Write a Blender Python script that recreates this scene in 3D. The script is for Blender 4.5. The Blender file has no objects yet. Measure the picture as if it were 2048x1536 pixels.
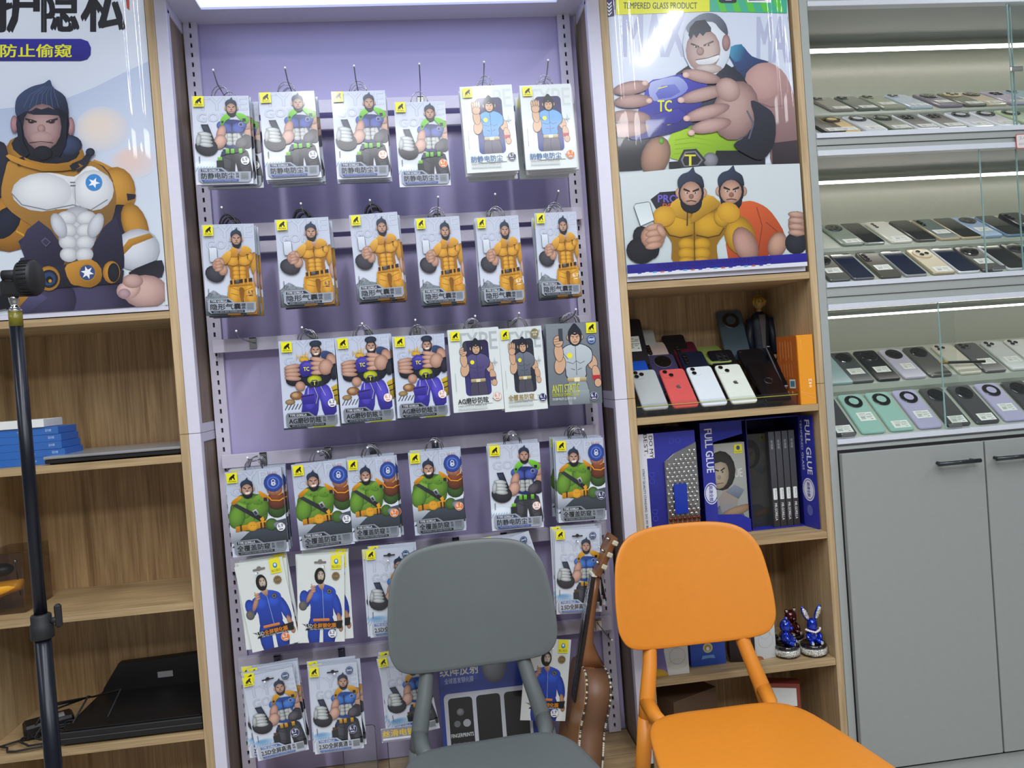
import bpy, math, random
from mathutils import Vector, Matrix
from mathutils.geometry import tessellate_polygon
random.seed(7)
SC = bpy.context.scene
COL = SC.collection
# ------------------------------------------------------------------ camera
FPX = 1538.0
CM = ((0.99090938, -0.07426062, -0.11217822),
      (-0.07557832, -0.99711141, -0.00753405),
      (0.1112947, -0.0159438, 0.99365954))      # rows: image right, image down, forward; columns: world x, z(up), y(depth)
CAM = Vector((0.0, -1.95, 1.25))
cam = bpy.data.cameras.new('camera'); cam.lens = FPX / 2048 * 36; cam.sensor_width = 36
camo = bpy.data.objects.new('camera', cam); COL.objects.link(camo)
r_ = Vector((CM[0][0], CM[0][2], CM[0][1])); d_ = Vector((CM[1][0], CM[1][2], CM[1][1])); f_ = Vector((CM[2][0], CM[2][2], CM[2][1]))
camo.matrix_world = Matrix(((r_.x, -d_.x, -f_.x, CAM.x), (r_.y, -d_.y, -f_.y, CAM.y), (r_.z, -d_.z, -f_.z, CAM.z), (0, 0, 0, 1)))
cam.clip_start = 0.05
SC.camera = camo

def at(u, v, Y):
    """world point on the plane y = Y seen at photo pixel (u, v)"""
    d = r_ * ((u - 1024) / FPX) + d_ * ((v - 768) / FPX) + f_
    t = (Y - CAM.y) / d.y
    return CAM + d * t
def ax(u, v, Y): return at(u, v, Y).x
def az(u, v, Y): return at(u, v, Y).z
# ------------------------------------------------------------------ world, lights, exposure
w = bpy.data.worlds.new('world'); SC.world = w; w.use_nodes = True
w.node_tree.nodes['Background'].inputs[0].default_value = (0.86, 0.9, 1.0, 1)
w.node_tree.nodes['Background'].inputs[1].default_value = 0.22
SC.view_settings.view_transform = 'Standard'; SC.view_settings.look = 'None'
SC.view_settings.exposure = -0.08; SC.view_settings.gamma = 1.0; SC.view_settings.use_curve_mapping = False

def area(name, loc, rot, sx, sy, power, col=(1, 1, 1)):
    l = bpy.data.lights.new(name, 'AREA'); l.shape = 'RECTANGLE'; l.size = sx; l.size_y = sy; l.energy = power; l.color = col
    o = bpy.data.objects.new(name, l); COL.objects.link(o); o.location = loc; o.rotation_euler = rot
    return o
for x, y, l, e in ((-0.5, -1.9, 2.2, 36), (0.42, -1.9, 2.2, 34), (1.34, -1.98, 0.6, 14), (2.9, -1.9, 2.2, 36), (-2.9, -1.9, 2.2, 30)):
    area('ceiling_tube', (x, y, 2.93), (0, 0, 0), 0.07, l, e, (0.93, 0.96, 1.0))
area('ceiling_panel', (0.3, -3.6, 2.93), (0, 0, 0), 3.0, 0.6, 85, (0.95, 0.97, 1.0))

# ------------------------------------------------------------------ colours and materials
def lin(c):
    if isinstance(c, str):
        c = c.lstrip('#'); c = tuple(int(c[i:i+2], 16) for i in (0, 2, 4))
    return tuple((x/255/12.92 if x/255 <= .04045 else ((x/255+.055)/1.055)**2.4) for x in c[:3])
MATS = {}
def mat(name, c, rough=.5, metal=0, coat=0, emit=0, bump=0, scale=60, spec=.5):
    if name in MATS: return MATS[name]
    m = bpy.data.materials.new(name); m.use_nodes = True; MATS[name] = m
    nt = m.node_tree; p = nt.nodes['Principled BSDF']
    rgb = lin(c)
    p.inputs['Roughness'].default_value = rough; p.inputs['Metallic'].default_value = metal
    p.inputs['Coat Weight'].default_value = coat; p.inputs['Specular IOR Level'].default_value = spec
    if emit:
        p.inputs['Emission Color'].default_value = (*rgb, 1); p.inputs['Emission Strength'].default_value = emit
    tc = nt.nodes.new('ShaderNodeTexCoord'); n = nt.nodes.new('ShaderNodeTexNoise'); n.inputs['Scale'].default_value = scale
    nt.links.new(tc.outputs['Object'], n.inputs['Vector'])
    mx = nt.nodes.new('ShaderNodeMix'); mx.data_type = 'RGBA'
    mx.inputs[6].default_value = (*[v*.95 for v in rgb], 1); mx.inputs[7].default_value = (*[min(1, v*1.04) for v in rgb], 1)
    nt.links.new(n.outputs[0], mx.inputs[0]); nt.links.new(mx.outputs[2], p.inputs['Base Color'])
    if bump:
        b = nt.nodes.new('ShaderNodeBump'); b.inputs['Strength'].default_value = bump; b.inputs['Distance'].default_value = .001
        nt.links.new(n.outputs[0], b.inputs['Height']); nt.links.new(b.outputs[0], p.inputs['Normal'])
    return m
def wood(name, dark, light, axis, rough=.5):
    if name in MATS: return MATS[name]
    m = bpy.data.materials.new(name); m.use_nodes = True; MATS[name] = m
    nt = m.node_tree; p = nt.nodes['Principled BSDF']; p.inputs['Roughness'].default_value = rough
    tc = nt.nodes.new('ShaderNodeTexCoord')
    def grain(sc_long, sc_cross, det, dist):
        mp = nt.nodes.new('ShaderNodeMapping'); s = [sc_cross]*3; s[axis] = sc_long; mp.inputs['Scale'].default_value = s
        nt.links.new(tc.outputs['Object'], mp.inputs[0])
        n = nt.nodes.new('ShaderNodeTexNoise'); n.inputs['Scale'].default_value = 1; n.inputs['Detail'].default_value = det
        n.inputs['Distortion'].default_value = dist; nt.links.new(mp.outputs[0], n.inputs['Vector']); return n
    a = grain(2.2, 26, 5, 1.2); b = grain(6, 190, 3, .2)
    ad = nt.nodes.new('ShaderNodeMath'); ad.operation = 'MULTIPLY_ADD'; ad.inputs[1].default_value = .45
    nt.links.new(b.outputs[0], ad.inputs[0]); 
    ml = nt.nodes.new('ShaderNodeMath'); ml.operation = 'MULTIPLY'; ml.inputs[1].default_value = .6
    nt.links.new(a.outputs[0], ml.inputs[0]); nt.links.new(ml.outputs[0], ad.inputs[2])
    rp = nt.nodes.new('ShaderNodeValToRGB'); e = rp.color_ramp.elements
    e[0].position = .36; e[0].color = (*lin(dark), 1); e[1].position = .66; e[1].color = (*lin(light), 1)
    nt.links.new(ad.outputs[0], rp.inputs[0]); nt.links.new(rp.outputs[0], p.inputs['Base Color'])
    bp = nt.nodes.new('ShaderNodeBump'); bp.inputs['Strength'].default_value = .12; bp.inputs['Distance'].default_value = .0006
    nt.links.new(b.outputs[0], bp.inputs['Height']); nt.links.new(bp.outputs[0], p.inputs['Normal'])
    return m
def clear(name, tint=(1, 1, 1), base=.0, ior=1.45, rough=.02):
    if name in MATS: return MATS[name]
    m = bpy.data.materials.new(name); m.use_nodes = True; MATS[name] = m
    nt = m.node_tree; nt.nodes.remove(nt.nodes['Principled BSDF']); out = nt.nodes['Material Output']
    t = nt.nodes.new('ShaderNodeBsdfTransparent'); t.inputs[0].default_value = (*tint, 1)
    g = nt.nodes.new('ShaderNodeBsdfGlossy'); g.inputs['Roughness'].default_value = rough
    lw = nt.nodes.new('ShaderNodeLayerWeight'); lw.inputs[0].default_value = .5
    fr = nt.nodes.new('ShaderNodeMath'); fr.operation = 'POWER'; fr.inputs[1].default_value = 5; nt.links.new(lw.outputs['Facing'], fr.inputs[0])
    f0 = ((ior-1)/(ior+1))**2+base
    a = nt.nodes.new('ShaderNodeMath'); a.operation = 'MULTIPLY_ADD'; a.inputs[1].default_value = 1-f0; a.inputs[2].default_value = f0; a.use_clamp = True
    mx = nt.nodes.new('ShaderNodeMixShader')
    nt.links.new(fr.outputs[0], a.inputs[0]); nt.links.new(a.outputs[0], mx.inputs[0])
    nt.links.new(t.outputs[0], mx.inputs[1]); nt.links.new(g.outputs[0], mx.inputs[2]); nt.links.new(mx.outputs[0], out.inputs[0])
    return m
def printmat(name, rough, coat, glit=0):
    m = bpy.data.materials.new(name); m.use_nodes = True; MATS[name] = m
    nt = m.node_tree; p = nt.nodes['Principled BSDF']; p.inputs['Roughness'].default_value = rough
    p.inputs['Coat Weight'].default_value = coat; p.inputs['Coat Roughness'].default_value = .08
    a = nt.nodes.new('ShaderNodeAttribute'); a.attribute_name = 'ink'
    nt.links.new(a.outputs['Color'], p.inputs['Base Color'])
    return m
PRINT = printmat('print_gloss', .3, .35)
PRINTM = printmat('print_satin', .45, .0)
W = 'wood'
WV = wood('oak_vertical_grain', (128, 99, 64), (178, 147, 104), 2)
WH = wood('oak_horizontal_grain', (142, 118, 82), (186, 160, 120), 0)
WS = wood('oak_stile', (156, 132, 96), (198, 172, 132), 2)
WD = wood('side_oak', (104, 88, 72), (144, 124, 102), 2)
LILAC = mat('lilac_paint', (178, 168, 208), .38, spec=.6, scale=5)
WHITE = mat('white_panel', (212, 210, 224), .3)
RAILM = mat('rail_paint', (206, 200, 216), .35)
SLOT = mat('slot_dark', (22, 20, 24), .8)
CHROME = mat('chrome', (200, 200, 195), .16, 1)
STEEL = mat('steel_wire', (150, 150, 155), .25, 1)
BLACK = mat('black_plastic', (20, 20, 22), .45)
RUBBER = mat('black_rubber', (26, 27, 30), .6)
GREY = mat('case_grey_paint', (158, 163, 160), .4)
GREYL = mat('case_light_strip', (205, 210, 218), .3)
CASEIN = mat('case_liner', (176, 182, 168), .3)
DOORG = mat('door_grey', (146, 150, 147), .45)
TIPW = mat('hook_tip', (240, 240, 245), .3)
GLASS = clear('glass', (.97, .985, .98), 0.0, 1.45)
GEDGE = mat('glass_edge', (140, 172, 170), .15)
ACRYL = clear('acrylic', (.96, .97, .97), .02, 1.4)
FILM = clear('poster_film', (1, 1, 1), .0, 1.4, .03)

# ------------------------------------------------------------------ mesh builder
class MB:
    def __init__(s): s.v = []; s.f = []; s.mi = []; s.mats = []; s.sm = []
    def add(s, verts, faces, m, smooth=False, M=None):
        if m not in s.mats: s.mats.append(m)
        k = s.mats.index(m); b = len(s.v)
        s.v += [tuple(M @ Vector(p)) if M else tuple(p) for p in verts]
        for f in faces: s.f.append([i+b for i in f]); s.mi.append(k); s.sm.append(smooth)
        return s
    def box(s, x0, x1, y0, y1, z0, z1, m, c=0.0, M=None):
        c = min(c, .45*min(x1-x0, y1-y0, z1-z0))
        if c <= 0:
            v = [(x, y, z) for x in (x0, x1) for y in (y0, y1) for z in (z0, z1)]
            return s.add(v, [(0, 1, 3, 2), (4, 6, 7, 5), (0, 4, 5, 1), (2, 3, 7, 6), (0, 2, 6, 4), (1, 5, 7, 3)], m, False, M)
        v = []; idx = {}
        for ix in (0, 1):
            for iy in (0, 1):
                for iz in (0, 1):
                    X, Y, Z = (x0, x1)[ix], (y0, y1)[iy], (z0, z1)[iz]
                    sx, sy, sz = (c, -c)[ix], (c, -c)[iy], (c, -c)[iz]
                    for a, p in enumerate(((X, Y+sy, Z+sz), (X+sx, Y, Z+sz), (X+sx, Y+sy, Z))):
                        idx[ix, iy, iz, a] = len(v); v.append(p)
        F = []
        for i in (0, 1):
            F.append([idx[i, a, b, 0] for a, b in ((0, 0), (0, 1), (1, 1), (1, 0))])
            F.append([idx[a, i, b, 1] for a, b in ((0, 0), (1, 0), (1, 1), (0, 1))])
            F.append([idx[a, b, i, 2] for a, b in ((0, 0), (0, 1), (1, 1), (1, 0))])
            for j in (0, 1):
                F.append([idx[i, j, 0, 0], idx[i, j, 1, 0], idx[i, j, 1, 1], idx[i, j, 0, 1]])
                F.append([idx[i, 0, j, 0], idx[i, 1, j, 0], idx[i, 1, j, 2], idx[i, 0, j, 2]])
                F.append([idx[0, i, j, 1], idx[1, i, j, 1], idx[1, i, j, 2], idx[0, i, j, 2]])
                for k in (0, 1): F.append([idx[i, j, k, 0], idx[i, j, k, 1], idx[i, j, k, 2]])
        return s.add(v, F, m, False, M)
    def rings(s, R, m, smooth=True, cap=True, M=None):
        n = len(R[0]); v = [p for r in R for p in r]; F = []
        for i in range(len(R)-1):
            for j in range(n):
                k = (j+1) % n; F.append((i*n+j, i*n+k, (i+1)*n+k, (i+1)*n+j))
        if cap: F.append(tuple(range(n))[::-1]); F.append(tuple((len(R)-1)*n+j for j in range(n)))
        return s.add(v, F, m, smooth, M)
    def tube(s, pts, r, m, n=8, M=None):
        pts = [Vector(p) for p in pts]; rad = r if isinstance(r, (list, tuple)) else [r]*len(pts); R = []
        up = None
        for i, p in enumerate(pts):
            t = (pts[min(i+1, len(pts)-1)]-pts[max(i-1, 0)]).normalized()
            if up is None: up = Vector((0, 0, 1)) if abs(t.z) < .9 else Vector((1, 0, 0))
            a = (up - t*up.dot(t)).normalized(); up = a; b = t.cross(a)
            R.append([p+(a*math.cos(q)+b*math.sin(q))*rad[i] for q in [2*math.pi*j/n for j in range(n)]])
        return s.rings(R, m, True, True, M)
    def lathe(s, prof, m, c=(0, 0, 0), n=20, smooth=True, M=None):
        R = [[(c[0]+r*math.cos(2*math.pi*j/n), c[1]+r*math.sin(2*math.pi*j/n), c[2]+z) for j in range(n)] for r, z in prof]
        return s.rings(R, m, smooth, True, M)
    def ball(s, c, r, m, n=12, M=None):
        r = r if isinstance(r, (tuple, list)) else (r, r, r); k = max(5, n//2+1)
        R = []
        for i in range(k+1):
            t = math.pi*(i/k); t = min(max(t, .03), math.pi-.03)
            R.append([(c[0]+r[0]*math.sin(t)*math.cos(q), c[1]+r[1]*math.sin(t)*math.sin(q), c[2]-r[2]*math.cos(t)) for q in [2*math.pi*j/n for j in range(n)]])
        return s.rings(R, m, True, True, M)
    def slab(s, out, y0, y1, m, bev=0, M=None, smooth=False):
        """outline of (x, z) points made solid between y0 (front) and y1"""
        def ins(d):
            n = len(out); r = []
            for i in range(n):
                p, q, t = Vector(out[i-1]), Vector(out[i]), Vector(out[(i+1) % n])
                e = (t-p); 
                nn = Vector((e.y, -e.x)); nn = nn.normalized() if nn.length else nn
                r.append(q+nn*d)
            return r
        area2 = sum(out[i-1][0]*out[i][1]-out[i][0]*out[i-1][1] for i in range(len(out)))
        sg = -1 if area2 > 0 else 1
        if bev:
            a = ins(bev*sg); R = [[(p[0], y0, p[1]) for p in a], [(p[0], y0+bev, p[1]) for p in out], [(p[0], y1-bev, p[1]) for p in out], [(p[0], y1, p[1]) for p in a]]
        else: R = [[(p[0], y0, p[1]) for p in out], [(p[0], y1, p[1]) for p in out]]
        return s.rings(R, m, smooth, True, M)
    def build(s, name, parent=None, loc=None, rot=None):
        me = bpy.data.meshes.new(name); me.from_pydata(s.v, [], s.f)
        for m in s.mats: me.materials.append(m)
        me.polygons.foreach_set('material_index', s.mi); me.polygons.foreach_set('use_smooth', s.sm); me.update()
        import bmesh
        b = bmesh.new(); b.from_mesh(me); bmesh.ops.recalc_face_normals(b, faces=b.faces); b.to_mesh(me); b.free()
        o = bpy.data.objects.new(name, me); COL.objects.link(o)
        if parent: o.parent = parent
        if loc: o.location = loc
        if rot: o.rotation_euler = rot
        return o
def rrect(w, h, r, n=5, cx=0, cz=0):
    p = []
    for (sx, sz, a0) in ((1, 1, 0), (-1, 1, 90), (-1, -1, 180), (1, -1, 270)):
        for i in range(n+1):
            a = math.radians(a0+90*i/n); p.append((cx+sx*(w/2-r)+r*math.cos(a), cz+sz*(h/2-r)+r*math.sin(a)))
    return p
def circ(r, n=20, cx=0, cz=0): return [(cx+r*math.cos(2*math.pi*i/n), cz+r*math.sin(2*math.pi*i/n)) for i in range(n)]
def thing(name, label, cat, loc=(0, 0, 0), rot=(0, 0, 0), group=None):
    o = bpy.data.objects.new(name, None); COL.objects.link(o); o.empty_display_size = .05
    o.location = loc; o.rotation_euler = rot; o['label'] = label; o['category'] = cat
    if group: o['group'] = group
    return o
def tag(o, label, cat, group=None):
    o['label'] = label; o['category'] = cat
    if group: o['group'] = group
    return o
def struct(o): o['kind'] = 'structure'; return o
def dup(root, label=None, group=None):
    r = root.copy(); COL.objects.link(r)
    if label: r['label'] = label
    if group: r['group'] = group
    for ch in list(root.children):
        c = ch.copy(); COL.objects.link(c); c.parent = r
        for g in list(ch.children):
            d = g.copy(); COL.objects.link(d); d.parent = c
    return r
# ------------------------------------------------------------------ printed artwork
def spl(pts, k=4):
    n = len(pts); o = []
    for i in range(n):
        p0, p1, p2, p3 = pts[i-1], pts[i], pts[(i+1) % n], pts[(i+2) % n]
        for j in range(k):
            t = j/k
            o.append(tuple(.5*((2*p1[a])+(-p0[a]+p2[a])*t+(2*p0[a]-5*p1[a]+4*p2[a]-p3[a])*t*t+(-p0[a]+3*p1[a]-3*p2[a]+p3[a])*t**3) for a in (0, 1)))
    return o
_TX = {}
def textgeo(body):
    k = body
    if k not in _TX:
        c = bpy.data.curves.new('t', 'FONT'); c.body = body; c.resolution_u = 2
        o = bpy.data.objects.new('t', c); COL.objects.link(o); bpy.context.view_layer.update()
        m = o.to_mesh(); v = [(p.co.x, p.co.y) for p in m.vertices]; f = [tuple(q.vertices) for q in m.polygons]; o.to_mesh_clear()
        bpy.data.objects.remove(o); bpy.data.curves.remove(c)
        x0 = min(p[0] for p in v); x1 = max(p[0] for p in v); y0 = min(p[1] for p in v); y1 = max(p[1] for p in v)
        _TX[k] = ([((p[0]-x0)/(x1-x0), (p[1]-y0)/(y1-y0)) for p in v], f)
    return _TX[k]
class Art:
    """flat print: layers of coloured shapes, x right and y down in print units"""
    def __init__(s, W, H, T=None, clip=None, eps=.00004):
        s.W, s.H = W, H; s.T = T or (lambda x, y: (x, -y)); s.tri = []; s.L = 0; s.eps = eps
        s.clip = clip or (0, W, -H, 0)
    def _emit(s, P, C, F):
        q = [s.T(*p) for p in P]; x0, x1, z0, z1 = s.clip
        for f in F:
            poly = [(*q[i], *C[i]) for i in f]
            xs = [p[0] for p in poly]; zs = [p[1] for p in poly]
            if min(xs) < x0 or max(xs) > x1 or min(zs) < z0 or max(zs) > z1:
                for ax_, lim, sg in ((0, x0, 1), (0, x1, -1), (1, z0, 1), (1, z1, -1)):
                    out = []
                    for i in range(len(poly)):
                        a, b = poly[i-1], poly[i]; da, db = sg*(a[ax_]-lim), sg*(b[ax_]-lim)
                        if (da >= 0) != (db >= 0):
                            t = da/(da-db); out.append(tuple(a[k]+(b[k]-a[k])*t for k in range(5)))
                        if db >= 0: out.append(b)
                    poly = out
                    if len(poly) < 3: break
                if len(poly) < 3: continue
            s.tri.append((s.L, poly))
        s.L += 1
    def poly(s, pts, c, c2=None, ang=90, smooth=0):
        if smooth: pts = spl(pts, smooth)
        a = math.radians(ang); d = (math.cos(a), math.sin(a)); pr = [p[0]*d[0]+p[1]*d[1] for p in pts]; lo, hi = min(pr), max(pr)
        c = lin(c); c2 = lin(c2) if c2 else c
        C = [tuple(c[k]+(c2[k]-c[k])*((v-lo)/(hi-lo+1e-9)) for k in range(3)) for v in pr]
        tr = tessellate_polygon([[Vector((p[0], p[1], 0)) for p in pts]])
        s._emit(pts, C, tr)
    def rect(s, x0, y0, x1, y1, c, c2=None, ang=90, r=0):
        s.poly([(p[0], p[1]) for p in rrect(x1-x0, y1-y0, r, 4, (x0+x1)/2, (y0+y1)/2)] if r else [(x0, y0), (x1, y0), (x1, y1), (x0, y1)], c, c2, ang)
    def blob(s, cx, cy, rx, ry, c, c2=None, rot=0, h=(-.25, -.3), n=16, sq=1.0):
        c = lin(c); c2 = lin(c2) if c2 else tuple(v*.55 for v in c); a = math.radians(rot); ca, sa = math.cos(a), math.sin(a)
        P = [(h[0], h[1])]; C = [c]; K = (.4, .75, 1)
        for k in K:
            for j in range(n):
                q = 2*math.pi*j/n; x, y = math.cos(q), math.sin(q)
                x = math.copysign(abs(x)**sq, x); y = math.copysign(abs(y)**sq, y)
                P.append((h[0]*(1-k)+x*k, h[1]*(1-k)+y*k)); C.append(tuple(c[i]+(c2[i]-c[i])*k**2.2*.88 for i in range(3)))
        P = [(cx+ca*x*rx-sa*y*ry, cy+sa*x*rx+ca*y*ry) for x, y in P]
        F = [(0, 1+j, 1+(j+1) % n) for j in range(n)]
        for r in range(len(K)-1):
            for j in range(n):
                k = (j+1) % n; F.append((1+r*n+j, 1+(r+1)*n+j, 1+(r+1)*n+k, 1+r*n+k))
        s._emit(P, C, F)
    def disc(s, cx, cy, r, c, ry=None, n=20): s.poly([(cx+r*math.cos(2*math.pi*i/n), cy+(ry or r)*math.sin(2*math.pi*i/n)) for i in range(n)], c)
    def line(s, pts, w, c, closed=False):
        pts = [Vector(p) for p in pts]; n = len(pts); P = []; F = []
        for i, p in enumerate(pts):
            a = pts[i-1] if (i or closed) else p; b = pts[(i+1) % n] if (i < n-1 or closed) else p
            t = (b-a); t = t.normalized() if t.length else Vector((1, 0)); nn = Vector((-t.y, t.x))*w/2
            P += [tuple(p+nn), tuple(p-nn)]
        for i in range(n if closed else n-1): j = (i+1) % n; F.append((2*i, 2*i+1, 2*j+1, 2*j))
        s._emit(P, [lin(c)]*len(P), F)
    def text(s, body, x0, y0, x1, y1, c, bold=.02, M=None, shear=0):
        g, f = textgeo(body); d = bold*.55*abs(y1-y0); O = ((0, 0),) if bold < .015 else (((-d, 0), (d, 0)) if bold < .03 else ((-d, -d*.5), (d, -d*.5), (-d, d*.5), (d, d*.5)))
        for dx, dy in O:
            P = [(x0+dx+(x1-x0)*p[0], y1+dy-(y1-y0)*p[1]) for p in g]
            if M: P = [M(*p) for p in P]
            s._emit(P, [lin(c)]*len(P), f)
    def build(s, name, parent=None, m=None, yf=None, **kw):
        V = []; F = []; C = []
        for L, poly in s.tri:
            b = len(V)
            for p in poly:
                y = -(L+1)*s.eps
                if yf: y += yf(p[0], p[1])
                V.append((p[0], y, p[1])); C += [p[2], p[3], p[4], 1]
            if len(poly) == 3: F.append((b, b+1, b+2))
            else: F.append(tuple(range(b, b+len(poly))))
        me = bpy.data.meshes.new(name); me.from_pydata(V, [], F); me.materials.append(m or PRINT)
        a = me.color_attributes.new('ink', 'FLOAT_COLOR', 'POINT'); a.data.foreach_set('color', C); me.update()
        o = bpy.data.objects.new(name, me); COL.objects.link(o); o.parent = parent
        return o
# ------------------------------------------------------------------ generic printed figures (coloured shapes only)
SKIN = '#c49a84'; HAIR = '#1c222c'
def head(a, x, y, s, skin=SKIN, hair=HAIR, dark='#8a6a5c', quiff=True, grin=False, beard='#20222a'):
    a.blob(x-9*s, y+1*s, 2.6*s, 3.6*s, skin, dark); a.blob(x+9*s, y+1*s, 2.6*s, 3.6*s, skin, dark)
    a.blob(x, y+1*s, 9.4*s, 12*s, hair, '#0d1016')
    a.blob(x, y+8*s, 8*s, 8*s, beard, '#121318')
    if quiff:
        a.poly([(x-9*s, y-2*s), (x-10*s, y-8*s), (x-7*s, y-12.5*s), (x-2*s, y-14.5*s), (x+1.5*s, y-18*s), (x+3*s, y-14*s), (x+8*s, y-10.5*s), (x+9.5*s, y-3*s), (x+6.5*s, y-5.5*s), (x+3*s, y-7*s), (x, y-6*s), (x-3*s, y-7.2*s), (x-6.5*s, y-5*s)], '#2f3b52', hair, 60, smooth=3)
    a.blob(x-.3*s, y+1.4*s, 8*s, 8.8*s, skin, dark, h=(-.1, .2))
    for q in (-1, 1):
        a.poly([(x+q*5.6*s, y-2.6*s), (x+q*1*s, y-.6*s), (x+q*1*s, y+.5*s), (x+q*5.8*s, y-1*s)], '#1e1718')
        a.blob(x+q*3.2*s, y+1*s, 1.5*s, .8*s, '#e8e0da', '#6b5048'); a.disc(x+q*3*s, y+1*s, .6*s, '#181212', n=8)
    a.blob(x, y+3.6*s, 1.9*s, 1.8*s, dark, '#6d4c42')
    if grin: a.poly([(x-4*s, y+6.2*s), (x+4.6*s, y+5.4*s), (x+3.2*s, y+8.2*s), (x-2.6*s, y+8.6*s)], '#e9e6e2')
    else: a.line([(x-3.6*s, y+7.2*s), (x, y+6.6*s), (x+3.8*s, y+7.4*s)], .8*s, '#5b3b34')
def chest(a, x, y, w, col, dk, abs_=None, absd=None, h=36):
    """shoulders, pectorals, stomach; x,y = centre of the chest"""
    a.poly([(x-.5*w, y-.18*w), (x-.22*w, y-.3*w), (x+.22*w, y-.3*w), (x+.52*w, y-.16*w), (x+.5*w, y+.12*w), (x+.36*w, y+.34*w), (x+.33*w, y+.34*w+h*.5), (x-.31*w, y+.34*w+h*.5), (x-.36*w, y+.3*w), (x-.5*w, y+.08*w)], dk, dk, 90, 3)
    for q in (-1, 1): a.blob(x+q*.24*w, y+.02*w, .27*w, .21*w, col, dk, rot=-8*q)
    ac, ad = abs_ or col, absd or dk
    for r in range(3):
        for q in (-1, 1): a.blob(x+q*.12*w, y+.32*w+r*.15*w, .14*w, .1*w, ac, ad)
    if abs_:
        for q in (-1, 1): a.blob(x+q*.26*w, y+.4*w, .08*w, .2*w, ac, ad, rot=-10*q)
    ln = '#%02x%02x%02x' % tuple(int(int(dk[i:i+2], 16)*.6) for i in (1, 3, 5))
    a.line([(x, y-.14*w), (x, y+.2*w), (x+.01*w, y+.75*w)], .014*w, ln)
    for q in (-1, 1): a.line([(x+q*.48*w, y+.06*w), (x+q*.40*w, y+.18*w), (x+q*.22*w, y+.22*w), (x+q*.03*w, y+.18*w)], .018*w, ln)
    a.blob(x-.44*w, y-.1*w, .13*w, .15*w, col, dk, rot=20); a.blob(x+.44*w, y-.1*w, .13*w, .15*w, col, dk, rot=-20)
def fist(a, x, y, s, skin=SKIN, dk='#7d5646', ang=0):
    a.blob(x, y, 10*s, 10*s, skin, dk)
    for i in range(4): a.blob(x+1*s, y-8*s+i*5*s, 7.5*s, 3.1*s, skin, dk, rot=-12+ang)
    a.blob(x+7*s, y-5*s, 3*s, 6*s, skin, dk, rot=-30)
def logo(a, x, y, s=18):
    """yellow square label with the black knuckle-walking ape mark and a small word under it"""
    a.rect(x, y, x+s, y+s, '#e8e020')
    k = s/18
    a.poly([(x+4*k, y+13*k), (x+4.6*k, y+9*k), (x+7*k, y+6.5*k), (x+10*k, y+4.5*k), (x+12.2*k, y+2.6*k), (x+14*k, y+3.4*k), (x+14*k, y+5.4*k), (x+13*k, y+7*k), (x+14.2*k, y+12.6*k), (x+12.6*k, y+12.8*k), (x+11*k, y+9.4*k), (x+9*k, y+10*k), (x+8.6*k, y+12.8*k), (x+6.8*k, y+12.8*k), (x+6.6*k, y+10.4*k), (x+5.6*k, y+13*k)], '#14140c')
    a.text('TYPE GORILLA', x+2*k, y+14*k, x+16*k, y+16.2*k, '#2a2a10', .03)
def outline_words(a, rows):
    for t, x0, y0, x1, y1 in rows:
        a.text(t, x0, y0, x1, y1, '#7f8796', .06); a.text(t, x0, y0, x1, y1, '#bcc3d4', .03)
def back(a, c1='#c4cadb', c2='#dfe3ee', e=True):
    a.rect(0, 0, a.W, a.H, c1, c2, 90)
def panel(a, H, word, sub, body='#a7abb5', ink='#15161c', bar='#1c2028', tab='#2c3440', boxc='#7d8590', extra=True, x0=5):
    y = H-30
    a.poly([(x0, y+4), (x0+3, y), (x0+42, y), (x0+52, y+8), (97, y+8), (97, H-8), (93, H-3), (x0+6, H-3), (x0, H-8)], body)
    a.poly([(x0+5, y+2), (x0+40, y+2), (x0+47, y+7.5), (x0+5, y+7.5)], tab)
    a.text('TYPE GORILLA', x0+7, y+2.8, x0+37, y+6.8, '#dfe3ea', .03)
    a.text(word, x0+5, y+9.5, x0+63 if extra else x0+64, y+20.5, ink, .035)
    if extra: a.text('钢化', x0+66, y+10, x0+71, y+14.5, '#42464f'); a.text('玻璃', x0+66, y+15, x0+71, y+19.5, '#42464f')
    a.rect(x0+74, y+10, x0+88, y+22.5, boxc, '#8f959e')
    for i in range(9): a.line([(x0+75, y+11.2+i*1.2), (x0+87, y+11.2+i*1.2)], .35, '#5c636e')
    a.poly([(x0+5, y+22), (x0+70, y+22), (x0+70, y+26), (x0+8, y+26)], bar)
    a.text(sub, x0+10, y+22.9, x0+67, y+25.2, '#9fa6b3', .02)
def ticks(a, x, y, c='#20242c'):
    for i in range(6): a.line([(x, y+i*2.2), (x+2.4, y-1.6+i*2.2)], .8, c)

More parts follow.
